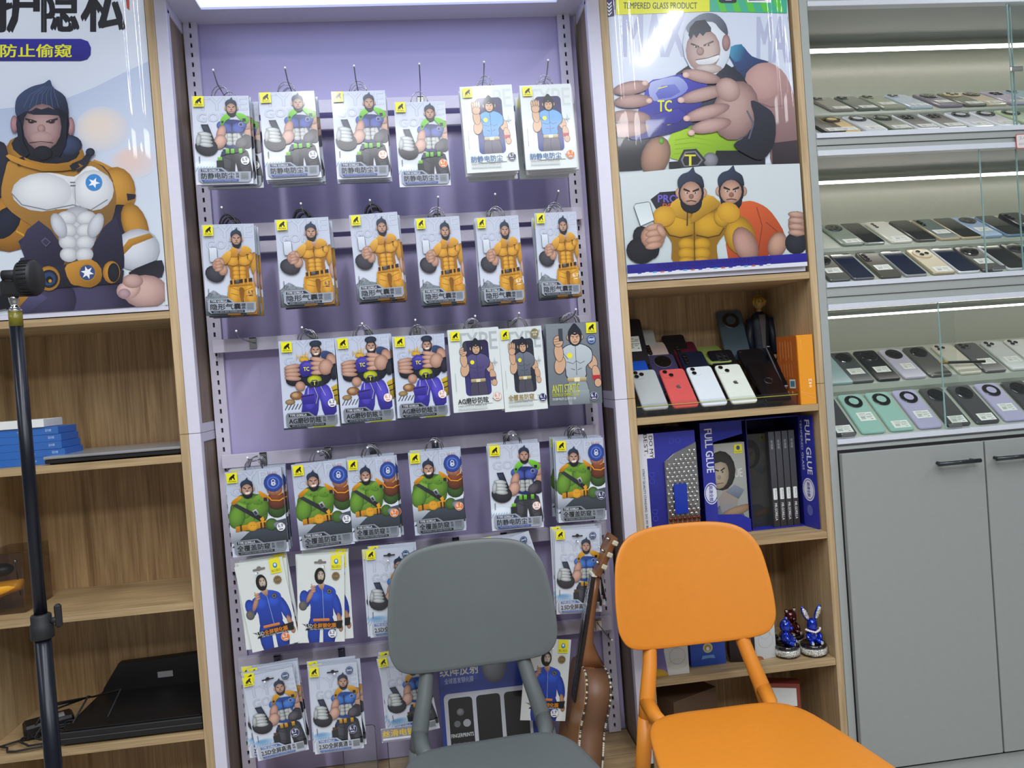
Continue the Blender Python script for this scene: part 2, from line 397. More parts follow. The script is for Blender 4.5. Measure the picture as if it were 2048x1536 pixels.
def art_phone(H, top, topd, strap, strapd, word, sub, hole=False, pants='#3b3c42', bar='#2b2f4a'):
    a = Art(100, H); back(a, '#bcc3d2', '#d9dee8')
    if hole: outline_words(a, [('TYPE', 6, 24, 96, 46), ('GOR', 12, 50, 60, 68)])
    else: outline_words(a, [('TYPE', 7, 3, 96, 26), ('GOR', 8, 31, 62, 47)])
    oy = 14 if hole else 0
    k = (H-30)/134
    a.blob(18, H-36, 22, 8, '#6f9cc4' if hole else '#e6eef5', '#cfe0ee'); 
    for i in range(6): a.line([(6+i*5, H-33), (0+i*5, H-24)], 1, '#7aa2c0')
    ticks(a, 7, H-50)
    y = oy
    # legs
    a.poly([(50, 102+y), (88, 98+y), (96, 116+y), (99, 150+y), (78, 152+y), (71, 122+y), (66, 152+y), (42, 152+y), (44, 122+y)], pants, '#1c1d22', 90, 3); a.blob(54, 124+y, 9, 20, '#4a4b52', pants, rot=8); a.blob(86, 124+y, 8, 20, '#4a4b52', pants, rot=-8)
    for q in ((52, 112, 66, 118), (48, 130, 60, 134), (78, 116, 92, 112), (82, 132, 96, 130)): a.line([(q[0], q[1]+y), (q[2], q[3]+y)], .8, '#17181c')
    # far arm
    a.blob(97, 62+y, 9, 24, SKIN, '#6a4a40'); a.blob(94, 50+y, 12, 13, '#c8a08c', '#6a4a40')
    a.blob(92, 84+y, 12, 13, '#3a3540', '#16161c')
    chest(a, 68, 58+y, 46, top, topd, '#b9bcb8', '#5f6466', 40)
    a.blob(84, 86+y, 12, 9, '#5a5560', '#22222a', rot=-30)
    a.line([(68, 50+y), (68, 66+y)], 1.6, '#22242e'); a.blob(84, 53+y, 4.4, 4.4, '#d5dae2', topd); a.blob(84, 53+y, 3, 3, topd, topd)
    # straps / collar
    a.poly([(48, 52+y), (51, 40+y), (60, 33+y), (66, 40+y), (58, 46+y), (52, 55+y)], strap, strapd, 90, 3)
    a.poly([(76, 32+y), (90, 34+y), (99, 44+y), (94, 52+y), (86, 46+y), (80, 40+y)], strap, strapd, 90, 3)
    a.rect(87, 42+y, 93, 48+y, '#1b1d22'); a.rect(50, 46+y, 54, 50+y, '#1b1d22')
    head(a, 69, 22+y, 1.05)
    # belt
    a.poly([(50, 98+y), (88, 95+y), (89, 103+y), (50, 107+y)], '#24262c'); 
    for bx in (55, 64, 78): a.rect(bx, 97+y, bx+6, 106+y, strap, strapd, 90)
    a.disc(51, 105+y, 4, '#2b3352')
    a.rect(40, 112+y, 48, 124+y, strap if not hole else '#5a3c28', '#1f2a1c', 90); a.rect(38, 118+y, 50, 132+y, '#23272a')
    # near forearm, glove, phone
    a.blob(49, 68+y, 8, 15, '#c79a88', '#6a4a40', rot=20)
    a.blob(46, 84+y, 11, 14, '#d2a795', '#6a4a40', rot=30)
    a.blob(22, 93+y, 20, 16, '#34333c', '#141419', rot=12)
    a.poly([(14, 52+y), (27, 52+y), (37, 82+y), (26, 84+y)], '#262a36', '#10131b', 60)
    a.poly([(17, 55+y), (25, 55+y), (31, 70+y), (23, 71+y)], '#37405a', '#1a2030', 60)
    for i in range(4): a.blob(20+i*.6, 70+y+i*6.4, 12.5, 4.4, '#c9cdcc', '#5c6468', rot=8)
    a.blob(9, 80+y, 4.5, 11, '#b8bcbc', '#5c6468', rot=10)
    panel(a, H, word, sub, body='#b4b9c4' if hole else '#9aa1b0', bar=bar, tab=bar if hole else '#38435c', boxc='#8a8f8e')
    if hole:
        a.rect(38, 12, 62, 15, '#2b2b30', r=1.4); a.blob(50, 12.5, 4, 3.6, '#1f1f24', '#1f1f24')
        seal(a, 84, 14, 8, '#27406a', '#c9d0da')
        a.rect(94, H-24, 100, H-14, '#1c1c22')
    logo(a, 3, 1 if not hole else 0, 19)
    return a
def seal(a, x, y, r, c, ic):
    a.poly([(x+(r if i % 2 else r*.88)*math.cos(math.pi*i/12), y+(r if i % 2 else r*.88)*math.sin(math.pi*i/12)) for i in range(24)], c)
    a.disc(x, y, r*.72, ic, n=16); a.disc(x, y, r*.66, c, n=16); a.rect(x-r*.55, y-r*.22, x+r*.55, y+r*.2, ic); a.text('2.5D', x-r*.45, y-r*.16, x+r*.45, y+r*.14, c, .03)
def art_yellow(H=165):
    a = Art(100, H); back(a, '#b6bdce', '#d3d9e6'); outline_words(a, [('TYPE', 7, 3, 96, 25), ('GOR', 8, 29, 60, 45)])
    a.poly([(0, 132), (8, 124), (16, 119), (22, 122), (30, 128), (40, 130), (52, 134), (100, 130), (100, 165), (0, 165)], '#8e97a0', '#454c52', 90)
    rnd = random.Random(3)
    for i in range(46): x = rnd.uniform(0, 46); yy = rnd.uniform(124, 146); a.line([(x, yy), (x+rnd.uniform(1, 4), yy+rnd.uniform(-2, 2))], .7, rnd.choice(['#2d3338', '#c3c9cf', '#555c63']))
    ticks(a, 6, 118)
    a.blob(98, 74, 9, 22, '#c58f2c', '#7d5216'); a.blob(100, 100, 6, 16, SKIN, '#7a5546')
    a.poly([(50, 108), (90, 106), (97, 122), (98, 165), (78, 165), (72, 132), (66, 165), (42, 165), (44, 126)], '#cf952c', '#9a6a1c', 90, 3); a.blob(56, 126, 9, 20, '#dca53a', '#b98228', rot=6); a.blob(87, 126, 9, 20, '#dca53a', '#b98228', rot=-6)
    for q in ((52, 116, 68, 122), (50, 126, 64, 130), (76, 122, 92, 116), (78, 132, 94, 128)): a.line([q[:2], q[2:]], .9, '#8f6018')
    a.poly([(66, 118), (72, 116), (76, 122), (72, 142), (68, 140)], '#7c4f16', '#8a5a14', 90, 2)
    chest(a, 68, 66, 50, '#dba236', '#9a661a', h=36)
    a.poly([(50, 102), (88, 99), (92, 112), (48, 114)], '#d49a30', '#a36c1c')
    a.poly([(49, 103), (92, 99), (92, 106), (50, 110)], '#33241d'); a.rect(60, 102, 67, 109, '#6d6a68', '#2a2a2c'); 
    for bx in (54, 74, 82): a.rect(bx, 100, bx+3, 111, '#c88f2c')
    a.poly([(46, 56), (54, 46), (62, 42), (70, 52), (64, 60), (54, 60)], '#d79d33', '#a8721f', 90, 3)
    a.poly([(70, 54), (76, 42), (86, 42), (94, 50), (86, 56), (76, 60)], '#e0a83c', '#a8721f', 90, 3)
    a.line([(68, 54), (67, 66)], 1, '#5a3c12')
    a.poly([(64, 46), (76, 46), (70, 56)], SKIN, '#8a6352'); a.text('T', 83, 56, 88, 64, '#2b2318', .03)
    head(a, 66, 27, 1.1)
    a.poly([(32, 66), (44, 52), (54, 50), (52, 64), (42, 74)], '#e4b04a', '#a8721f', 90, 3)
    a.rect(13, 42, 28, 68, '#d4dbe4', '#b6bfca', r=2); a.line([(13, 44), (13, 66), (15, 68)], .7, '#4c525c'); a.line([(15, 42), (26, 42), (28, 44), (28, 60)], .7, '#4c525c')
    a.blob(22, 90, 19, 15, '#43424c', '#191a20', rot=18); a.blob(38, 84, 8, 10, SKIN, '#7a5546', rot=30)
    fist(a, 29, 74, 1.15)
    panel(a, H, '隐形气囊', 'AIRBAG ANTI DROP TEMPERED GLASS', body='#9aa1ad'); a.text('防摔', 69, H-20.5, 77.5, H-14.5, '#3c414c', .02); a.text('钢化', 69, H-13.6, 77.5, H-9.5, '#3c414c', .02)
    logo(a, 4, 2, 19); return a
def art_console(H=162):
    a = Art(100, H); back(a, '#b9c2d6', '#ccd4e4'); outline_words(a, [('TYPE', 8, 2, 96, 26), ('GOR', 8, 30, 60, 45)])
    a.blob(26, 101, 12, 8, '#9b6b3e', '#6a4224'); a.blob(24, 100, 7, 5, '#c0a078', '#85603c'); a.blob(14, 112, 9, 5, '#a58a5e', '#5d4a30'); a.blob(38, 108, 5, 4, '#8d6236', '#5d4a30')
    a.poly([(84, 92), (100, 84), (100, 122), (88, 118)], '#c9a92c', '#6d5c1c'); a.line([(86, 98), (100, 94)], 2, '#2c2a1a'); a.line([(86, 108), (100, 104)], 2, '#2c2a1a')
    for i in range(5): a.line([(4+i*6, 126), (10+i*6, 116)], 1.4, '#3d4048')
    a.poly([(48, 84), (78, 82), (90, 100), (96, 135), (74, 140), (67, 108), (60, 140), (34, 140), (38, 108)], '#4a40b2', '#2a2478', 90, 3); a.blob(50, 108, 11, 20, '#5a50c4', '#3a3296', rot=8); a.blob(80, 106, 11, 21, '#5a50c4', '#3a3296', rot=-10); a.line([(86, 84), (92, 104), (92, 126)], 2, '#d5d8e6'); a.line([(48, 88), (46, 108)], 1.2, '#b9b8c8'); a.line([(58, 86), (64, 104), (60, 118)], .8, '#c2bea0'); a.line([(70, 86), (78, 104)], .8, '#c2bea0')
    a.rect(35, 100, 58, 118, '#443aa0', '#2c2580', r=2); a.line([(34, 104), (58, 101)], 1.4, '#14141c')
    a.blob(62, 62, 32, 26, '#232838', '#11141c'); a.blob(60, 74, 13, 9, '#c3c92c', '#6d7414')
    a.poly([(50, 80), (76, 76), (76, 86), (50, 88)], '#232830')
    a.poly([(51, 80), (56, 74), (64, 74), (68, 80), (64, 87), (56, 87)], '#5d6268', '#22262c'); a.poly([(53, 80), (57, 76), (63, 76), (66, 80), (63, 85), (57, 85)], '#15181c'); a.text('T', 57, 76.5, 62.5, 84, '#e2e23a', .04)
    a.poly([(74, 26), (84, 22), (98, 30), (92, 40), (80, 44)], '#3b4d76', '#1c2640', 60, 3); a.blob(94, 42, 10, 15, SKIN, '#7a5546', rot=-20); a.blob(99, 60, 9, 14, '#2a3040', '#12151c')
    head(a, 66, 20, 1.0, grin=True, quiff=False); a.blob(66, 8, 11, 6, '#2c3648', '#151a26')
    rnd = random.Random(5)
    for i in range(16): x = rnd.uniform(32, 50); a.line([(x, rnd.uniform(30, 38)), (x+rnd.uniform(-4, 4), rnd.uniform(22, 30))], .9, '#d6a82c')
    a.blob(44, 36, 9, 4, '#d8ac34', '#a87c1c')
    a.blob(22, 74, 13, 9, '#25252d', '#0f1014', rot=10); a.blob(34, 84, 9, 9, SKIN, '#7a5546')
    for i in range(4): a.blob(22, 48+i*7, 15, 4.6, '#c79e8a', '#7a5546', rot=-8+i*5)
    a.poly([(36, 44), (44, 38), (60, 40), (62, 48), (56, 66), (40, 68), (34, 60)], '#453ba4', '#262070', 80); a.poly([(40, 46), (46, 42), (57, 44), (56, 50), (42, 52)], '#5c54b4', '#393094')
    a.text('TC', 42, 50, 52, 57, '#e6e63a', .05)
    for i in range(4): a.blob(70, 38+i*7.5, 16, 4.8, '#cda28e', '#7a5546', rot=14-i*6)
    a.blob(82, 52, 13, 15, '#c79e8a', '#7a5546', rot=20); a.blob(98, 62, 8, 15, '#2a2c38', '#101118', rot=15)
    panel(a, H, 'AG磨砂防眩', 'ANTI GLARE MATTE SCREEN PROTECTION', body='#7d838c', bar='#14161a', tab='#20242c', boxc='#50565e')
    a.poly([(0, H-3), (40, H-3), (44, H), (0, H)], '#2a3038'); a.poly([(50, H-2.6), (94, H-2.6), (90, H), (54, H)], '#9fa82c', '#5c6420')
    logo(a, 5, 2, 19); return a
def art_green(H=158):
    a = Art(100, H); back(a, '#b3bccd', '#c9d1df'); outline_words(a, [('TYPE', 8, 4, 96, 28), ('GRIL', 8, 30, 62, 46)])
    a.poly([(0, 96), (100, 86), (100, 128), (0, 132)], '#e1e7f0', '#7c8490', 90); a.poly([(50, 104), (100, 96), (100, 140), (0, 140), (30, 116)], '#4a525c', '#2a2f36', 90)
    a.blob(86, 78, 17, 16, '#3f5e2c', '#1d2c16'); 
    a.blob(36, 78, 34, 36, '#6f9a34', '#2d4a18', h=(-.3, -.2)); a.blob(26, 70, 18, 20, '#7ba83c', '#3a5c1e'); a.blob(52, 68, 20, 22, '#6a9632', '#33521a')
    a.blob(14, 84, 15, 22, '#6c9a34', '#304e1a', rot=15)
    a.poly([(20, 52), (34, 46), (44, 56), (40, 64), (24, 60)], '#7aa63a', '#4b7424', 90, 2); a.poly([(44, 56), (58, 46), (66, 56), (60, 66), (46, 64)], '#7aa63a', '#4b7424', 90, 2)
    for p in ((30, 58), (36, 62), (56, 58), (60, 62), (38, 82), (44, 92)): a.disc(*p, .9, '#1d2a14', n=8)
    a.poly([(6, 58), (14, 50), (24, 46), (26, 50), (18, 56), (12, 62)], '#e09a20', '#9a6410', 90, 2); a.poly([(56, 40), (66, 46), (74, 54), (68, 60), (60, 52)], '#e09a20', '#9a6410', 90, 2); a.rect(64, 54, 70, 60, '#22252a')
    a.poly([(8, 62), (16, 60), (60, 90), (64, 98), (56, 98)], '#33363c', '#191b20', 30); a.poly([(42, 76), (49, 73), (54, 83), (47, 86)], '#c4c8cc', '#4c5056'); a.poly([(44, 78), (48, 76), (51, 82), (47, 84)], '#33363c')
    a.poly([(54, 92), (60, 88), (62, 94), (58, 100)], '#d89828')
    a.poly([(10, 102), (66, 96), (68, 108), (10, 112)], '#dc9c26', '#a46c14', 90); a.blob(40, 104, 10, 9, '#e4aa34', '#b07a1a'); a.disc(40, 104, 6.4, '#d99d2a'); a.line([(37, 103), (39, 102)], .8, '#6d4810'); a.line([(42, 102), (44, 103)], .8, '#6d4810')
    for bx in (18, 54, 60): a.rect(bx, 99, bx+3, 111, '#3c2c18')
    a.blob(74, 104, 11, 11, '#4f7430', '#26401a'); a.blob(84, 106, 8, 6, '#7f8890', '#454c54')
    # raised fist with sleeve
    a.blob(87, 64, 16, 14, '#6d3c26', '#3a2016'); a.blob(87, 54, 15, 9, '#8a4a2e', '#4a2818'); a.line([(72, 52), (78, 60), (92, 62), (100, 58)], 2, '#e0921e'); a.line([(73, 46), (79, 50), (92, 51), (99, 47)], 1.6, '#e0921e')
    a.blob(85, 40, 14, 12, '#b5795a', '#6d4432'); a.line([(85, 38), (85, 49)], .7, '#5c3a2c')
    a.blob(84, 28, 17, 17, '#3a55a8', '#1f3478', h=(0, -.1)); a.disc(84, 28, 11, '#5676c4'); a.disc(84, 28, 9, '#2c4694')
    for i in range(8): a.line([(76+i*2, 12), (75+i*2.4, 8+(i % 2)*2)], .7, '#b5543c')
    a.blob(84, 30, 4.6, 4, '#d8dde6', '#8f97a6'); a.line([(81, 27), (81, 24), (84, 21.5), (87, 24), (87, 27)], 1.3, '#d8dde6'); a.disc(84, 30, 1.2, '#2c4694', n=8)
    head(a, 37, 34, 1.15, grin=True)
    panel(a, H, '全覆盖防窥', 'ANTI-PEEPING COVER SCREEN PROTECTOR', body='#848a92', bar='#17191e', tab='#24282e', boxc='#5c646c')
    logo(a, 3, 2, 19); return a
def cartoon(a, x, y, s, shirt, shirtd, pants, arm='up', emb='#e4dc2c', wrist=None, gun=False, skin='#c9a283'):
    def bl(cx, cy, rx, ry, c, rot=0): a.blob(x+cx*s, y+cy*s, rx*s+.7*s, ry*s+.7*s, '#20202a', '#20202a', rot=rot, n=14); a.blob(x+cx*s, y+cy*s, rx*s, ry*s, c, c, rot=rot, n=14)
    bl(-7, 62, 9, 22, pants, 5); bl(8, 62, 9, 22, pants, -5)
    bl(24, 20, 7, 11, skin, -15); bl(29, 36, 5.5, 11, skin, -10); 
    if wrist: a.rect(x+23*s, y+39*s, x+35*s, y+46*s, wrist)
    bl(31, 50, 5, 6, skin)
    def P(pts, c, c2=None): a.poly([(x+p*s, y+q*s) for p, q in pts], c, c2, 90, 3)
    P([(-23, 2), (-10, -7), (10, -7), (24, 2), (24, 18), (15, 26), (13, 42), (-14, 42), (-17, 26), (-24, 16)], '#20202a')
    P([(-22, 3), (-10, -6), (10, -6), (23, 3), (23, 17), (14, 26), (12, 41), (-13, 41), (-16, 26), (-23, 15)], shirt, shirtd)
    for pts in ([(-14, 18), (-4, 21), (0, 17), (6, 21), (13, 18)], [(0, -4), (0, 38)], [(-8, 28), (-2, 30)], [(8, 28), (2, 30)], [(-18, 6), (-12, 14)]):
        a.line([(x+p*s, y+q*s) for p, q in pts], .7*s, '#2a2c36')
    a.blob(x-9*s, y+9*s, 4*s, 4*s, emb, emb)
    a.rect(x-14*s, y+41*s, x+14*s, y+47*s, '#c9b98c', '#8b7c54'); a.rect(x-4*s, y+41*s, x+4*s, y+47*s, '#e0d8b4')
    # head
    bl(-9.5, -17, 2.5, 3.5, skin); bl(9.5, -17, 2.5, 3.5, skin)
    P([(-9.5, -12), (-10, -24), (-6, -31), (0, -37), (6, -31), (10, -24), (9.5, -12), (4, -5), (-4, -5)], '#20242e')
    a.blob(x, y-15*s, 7*s, 8.6*s, skin, skin); a.poly([(x-7*s, y-20*s), (x-3*s, y-24*s), (x, y-22*s), (x+3*s, y-24*s), (x+7*s, y-20*s), (x+4*s, y-21*s), (x, y-19.6*s), (x-4*s, y-21*s)], '#20242e')
    for q in (-1, 1): a.line([(x+q*5.4*s, y-18.6*s), (x+q*1.2*s, y-17.2*s)], .9*s, '#20202a'); a.disc(x+q*3*s, y-16*s, .7*s, '#20202a', n=6)
    a.line([(x-1.4*s, y-13*s), (x+1.4*s, y-13*s)], .6*s, '#5b4438'); a.line([(x-3.4*s, y-10*s), (x+3.4*s, y-10*s)], .7*s, '#33241e')
    # raised arm
    bl(-24, 22, 8, 13, skin, 12); bl(-25, 4, 6.5, 13, skin, -4)
    if gun:
        bl(-25, -12, 7, 8, skin); a.rect(x-24*s, y-30*s, x-18*s, y-12*s, '#3b4048'); 
        for i in range(3): a.line([(x-31*s, y-15*s+i*3.6*s), (x-22*s, y-16*s+i*3.6*s)], .6*s, '#4a382e')
    else:
        bl(-25, -10, 7.5, 8, skin)
        for i in range(4): bl(-31+i*4, -21+abs(i-1.5)*1.2, 1.7, 6, skin)
def art_window(H, shirt, shirtd, pants, word, ink, ghost, hand='gun', wrist=None, win='#2a2442', win2='#3c3a78', seal_=False):
    a = Art(100, H); a.rect(0, 0, 100, H, '#cfd6d6', '#dbe1df')
    a.text('TYPE', 14, 8, 96, 42, ghost, .03); a.rect(27, 23, 78, 130, win, win2, 90, r=8)
    cartoon(a, 53, 56, 1.02, shirt, shirtd, pants, wrist=wrist, gun=(hand == 'gun'))
    a.rect(27, 130, 78, 146, '#dbe1df'); a.rect(20, 130, 86, 137, '#d8dedd')
    a.line([(88, 60), (88, 76)], .8, '#9aa2a4'); a.line([(83, 68), (93, 68)], .8, '#9aa2a4'); a.poly([(88, 62), (89.4, 66.6), (94, 68), (89.4, 69.4), (88, 74), (86.6, 69.4), (82, 68), (86.6, 66.6)], '#aab2b4')
    for i in range(12): a.rect(8, 84+i*3, 9, 86+i*3, '#9aa2a4')
    a.text(word, 10, 133, 70, 145, ink, .03); a.text('SCREEN PROTECTOR TEMPERED GLASS', 10, 147.4, 66, 149.6, '#3a3d42', .02)
    for i in range(26): a.rect(10+i*2.2, 152, 11.2+i*2.2, 156, '#bcc4c6')
    if seal_: a.disc(83, 14, 9.5, '#8f8763'); a.disc(83, 14, 8.4, '#7b744f'); a.text('50亿级', 76, 10, 90, 14, '#e5e0c8', .03); a.text('防窥', 79, 15, 87, 19, '#e5e0c8', .03)
    logo(a, 5, 4, 18); return a
def art_grey(H=150):
    a = Art(100, H); a.rect(0, 0, 100, H, '#7d848c', '#5f666c', 60)
    cartoon(a, 54, 48, 1.28, '#b9c2c8', '#a2acb2', '#8f999e', wrist='#b03038', gun=True)
    a.rect(44, 124, 76, H, '#95a0a4', '#6e777b')
    a.text('ANTI STATIC', 6, 112, 58, 127, '#c9cc3c', .02); a.text('DUSTPROOF TEMPERED GLASS', 6, 128, 56, 134, '#b4b83a', .03); a.text('防静电防尘钢化膜', 6, 136, 50, 141, '#d2d6d8', .0)
    seal(a, 85, 32, 9, '#35538a', '#d5dbe2'); logo(a, 76, 1, 19); return a
def art_blue(H=178):
    a = Art(100, H); a.rect(0, 0, 100, H, '#d3d8d4', '#dce0dc')
    a.blob(38, 152, 17, 38, '#2645a6', '#14266a', rot=4); a.blob(64, 152, 17, 38, '#2645a6', '#14266a', rot=-6); a.poly([(48, 140), (54, 140), (54, 178), (46, 178)], '#d8dcd8')
    a.blob(84, 104, 9, 28, '#2a4ab0', '#14266a', rot=-14); a.blob(89, 132, 5, 14, '#b98c70', '#7a5644', rot=-12); a.blob(92, 150, 5, 8, '#b98c70', '#7a5644')
    a.poly([(20, 76), (34, 66), (44, 60), (60, 60), (78, 68), (82, 80), (76, 100), (72, 132), (30, 132), (28, 104)], '#2b4cb4', '#1c3488', 90, 3)
    for q in (-1, 1): a.blob(52+q*13, 84, 14, 12, '#3158c6', '#213c98')
    a.blob(16, 88, 11, 18, '#2a4ab0', '#162a72', rot=-10); a.blob(12, 102, 9, 10, '#6e6a5e', '#3c4050')
    a.blob(27, 82, 5, 16, '#b98c70', '#7a5644', rot=28)
    for i in range(3): a.blob(34, 64+i*4.6, 6, 2.4, '#c79c80', '#7a5644', rot=-10)
    a.line([(30, 58), (32, 70)], 2, '#b98c70')
    a.line([(53, 66), (56, 130)], .8, '#9fb0dc'); a.disc(68, 74, 5.4, '#2c2a28'); a.disc(68, 74, 4.2, '#8f7b3a'); a.disc(68, 74, 2.8, '#23306a')
    a.poly([(44, 62), (50, 56), (58, 58), (56, 68), (52, 72)], '#c79c80', '#8a6450')
    a.blob(48, 42, 11.5, 17, '#1d1d1c', '#0b0b0b'); a.blob(50, 42, 7, 10.5, '#cdbfae', '#8a7663', h=(.2, 0)); 
    for q in (-1, 1): a.line([(50+q*5, 37), (50+q*1.2, 38.6)], 1.2, '#231d1a'); a.disc(50+q*3, 40, .8, '#231d1a', n=8)
    a.blob(50, 44, 1.6, 2, '#b09c88', '#8a7663'); a.line([(47, 48.5), (53.6, 48.5)], .8, '#5a4438'); a.blob(49, 54, 6.6, 4.6, '#1d1d1c', '#111111')
    a.rect(33, 129, 68, 134.5, '#d98a4e', '#b86a32', r=2)
    a.poly([(8, 138), (14, 140), (96, 134), (94, 150), (16, 152), (22, 146)], '#1b1c1e'); a.text('2.5D', 16, 140, 32, 148, '#d3d6d8', .02); a.text('全屏钢化膜', 33, 138.6, 82, 148, '#e08a2c', .03); a.text('2.5D FULL COVER TEMPERED GLASS', 26, 149, 84, 151.6, '#d3d6d8', .03)
    a.rect(36, 12, 62, 16, '#77726c', r=1.8); a.blob(49, 12.5, 5, 4.6, '#77726c', '#77726c')
    a.rect(72, 0, 94, 29, '#e6dc24'); a.blob(83, 13, 4.6, 5.6, '#3d8fc8', '#2a6fa8'); a.blob(83, 12, 2.4, 3, '#e8eef2', '#c8d4dc'); a.text('BLUEO', 74, 21, 92, 26, '#8d8a28', .03)
    a.poly([(82+(9 if i % 2 else 8)*math.cos(math.pi*i/12), 43+(9 if i % 2 else 8)*math.sin(math.pi*i/12)) for i in range(24)], '#86704a'); a.disc(82, 43, 6.4, '#6f5b3a'); a.text('2.5D', 77, 41, 87, 45, '#a58f64', .03)
    return a
def sticker(size, bg, ink, r=9):
    k = ('st', size, bg, ink)
    if k not in _ARTS:
        a = Art(2*r, 2*r, clip=(0, 2*r*_S, -2*r*_S, 0), T=lambda x, y: (x*_S, -y*_S)); a.disc(r, r, r, ink if bg != ink else bg); a.disc(r, r, r*.95, bg)
        a.text(size, r*.38, r*.3, r*1.46, r*1.12, ink, .03); a.rect(r*1.54, r*.3, r*1.6, r*.5, ink); a.rect(r*1.66, r*.34, r*1.72, r*.52, ink); a.rect(r*.55, r*1.42, r*1.45, r*1.62, ink, r=.6)
        _ARTS[k] = a.build('size_sticker'); COL.objects.unlink(_ARTS[k])
    return _ARTS[k]
_ARTS = {}; _S = .00128
ARTF = {
 'phone': lambda: art_phone(161, '#4a5cae', '#1e2c66', '#7cc83c', '#3f8a1e', '防静电防尘', 'ANTISTATIC DUSTPROOF TEMPERED GLASS', bar='#3c4f96'),
 'phone2': lambda: art_phone(177, '#3f7ac8', '#1c3f86', '#d9a02a', '#8f6414', '2.5D全屏高清', '2.5D FULL COVER TEMPERED GLASS', True, '#2c2e38', '#4c6ca8'),
 'yellow': art_yellow, 'console': art_console, 'green': art_green,
 'win_lb': lambda: art_window(164, '#6fa6d8', '#4f88c4', '#5c5666', '防静电防尘', '#3f6a9c', '#c2caca', 'hand', '#a8323c', '#3a3458', '#2c3f86'),
 'win_pu': lambda: art_window(160, '#5c5484', '#433c6a', '#4a4458', 'AG磨砂防眩', '#17181c', '#a9b2b6', 'gun', '#4a3f60'),
 'win_gy': lambda: art_window(166, '#6f7482', '#565b68', '#4c4c58', '全覆盖防窥', '#9c8a50', '#a9b2b6', 'hand', None, '#2a2c38', '#2c2e3a', True),
 'grey': art_grey, 'blue': art_blue}
def art_mesh(kind):
    if kind not in _ARTS:
        a = ARTF[kind](); _ARTS[kind] = (a.build('printed_front', m=PRINTM if kind in ('blue',) else PRINT), a.H); COL.objects.unlink(_ARTS[kind][0])
    return _ARTS[kind]
# ================================================================== SETTING
m = MB(); m.box(-2.6, 3.4, .40, .45, 0, 3.0, mat('wall_paint', (205, 205, 208), .8)); struct(m.build('wall_back'))
m = MB(); m.box(-2.6, 3.4, -5.0, .45, -.05, 0, mat('floor_tile', (176, 172, 166), .35)); struct(m.build('floor'))
# ================================================================== BOOKCASES
def bookcase(label, x0, x1, shelves, zt, yb=.29):
    t = thing('bookcase', label, 'bookcase', ((x0+x1)/2, yb/2, 0)); cx, cy = (x0+x1)/2, yb/2
    for a in (x0, x1-.02):
        for k, (z0, z1) in enumerate(((0.02, 1.1565), (1.1575, zt))):
            m = MB(); m.box(a-cx, a+.02-cx, -cy, yb-cy, z0, z1, WS, .0006); m.build('side_panel', t)
    m = MB(); m.box(x0+.02-cx, x1-.02-cx, yb-.012-cy, yb-cy, .05, zt, WV); m.build('back_panel', t)
    for z in shelves:
        m = MB(); m.box(x0+.0205-cx, x1-.0205-cx, .001-cy, yb-.013-cy, z-.018, z, WH, .0006); m.build('shelf', t)
    return t
bookcase('tall oak bookcase on the left with blue boxes and a laptop', -1.14, -.583, (.06, .426, .747, 1.108, 1.459, 2.5), 2.5)
bookcase('narrow oak bookcase on the right holding second-hand phones and blue boxes', .517, 1.057, (.06, .417, .76, 1.104, 1.457, 2.5), 2.5)
# ================================================================== PEG STAND (recessed display between the bookcases)
XL, XR, YB = -.554, .483, .135
t = thing('display_stand', 'lilac slotted wall display stand with a lit white header', 'display stand', (0, .13, 0))
o = MB(); o.box(-.55, .48, YB+.006-.13, YB+.012-.13, .235, 2.26, LILAC); o.build('back_panel', t)
for xc in (-.5345, .4475):
    o = MB(); hw = .017; y0, y1 = -.004, .006
    o.box(xc-hw, xc-.0026, y0, y1, .235, 2.22, RAILM); o.box(xc+.0026, xc+hw, y0, y1, .235, 2.22, RAILM)
    z = .247
    while z < 2.2:
        o.box(xc-.0026, xc+.0026, y0, y1, z-.0125, z+.0005, RAILM); z += .025
    o.box(xc-.0026, xc+.0026, y1-.002, y1, .235, 2.22, SLOT); o.build('slotted_upright', t)
for sx, xf0, xf1, xi in ((-1, -.583+.0005, XL, XL), (1, XR, .5165, XR)):
    for z0, z1 in ((.2, 1.1565), (1.1575, 2.215)):
        o = MB(); o.box(xf0, xf1, -.13, -.118, z0, z1, WHITE, .001); o.build('face_frame', t)
        o = MB(); ia, ib = (xf0+.004, xi-.003) if sx < 0 else (xi+.003, xf1-.004)
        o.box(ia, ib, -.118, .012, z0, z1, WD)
        o.build('side_panel', t)
        o = MB(); ja, jb = (ib, xi) if sx < 0 else (xi, ia)
        o.box(ja, jb, -.118, .0, z1-.022 if z1 < 2 else z1-.03, z1, WHITE); o.box(ja, jb, -.118, .0, z0, z0+.022, WHITE); o.box(ja, jb, -.118, -.108, z0+.022, z1-.022, WHITE)
        o.build('side_trim', t)
o = MB(); o.box(XL, XR, -.13, .012, .10, .232, WH, .001); o.build('plinth', t)
o = MB(); z0, z1 = 2.215, 2.40
o.box(XL-.028, XR+.033, -.42, .012, z0+.012, z1, WHITE)
o.box(XL-.028, XR+.033, -.07, .012, z0-.002, z0+.012, WHITE); o.box(XL-.028, -.487, -.42, -.07, z0-.002, z0+.012, WHITE); o.box(.418, XR+.033, -.42, -.07, z0-.002, z0+.012, WHITE)
o.build('header_box', t)
EM = mat('header_diffuser_glow', (208, 222, 255), .5, emit=1.8)
o = MB(); o.box(-.487, .418, -.42, -.07, z0+.004, z0+.011, EM); o.build('light_diffuser', t)
ROWN = ['top', 'second', 'third', 'fourth', 'fifth', 'bottom']
RZ = (1.992, 1.681, 1.388, 1.09, .822, .562)
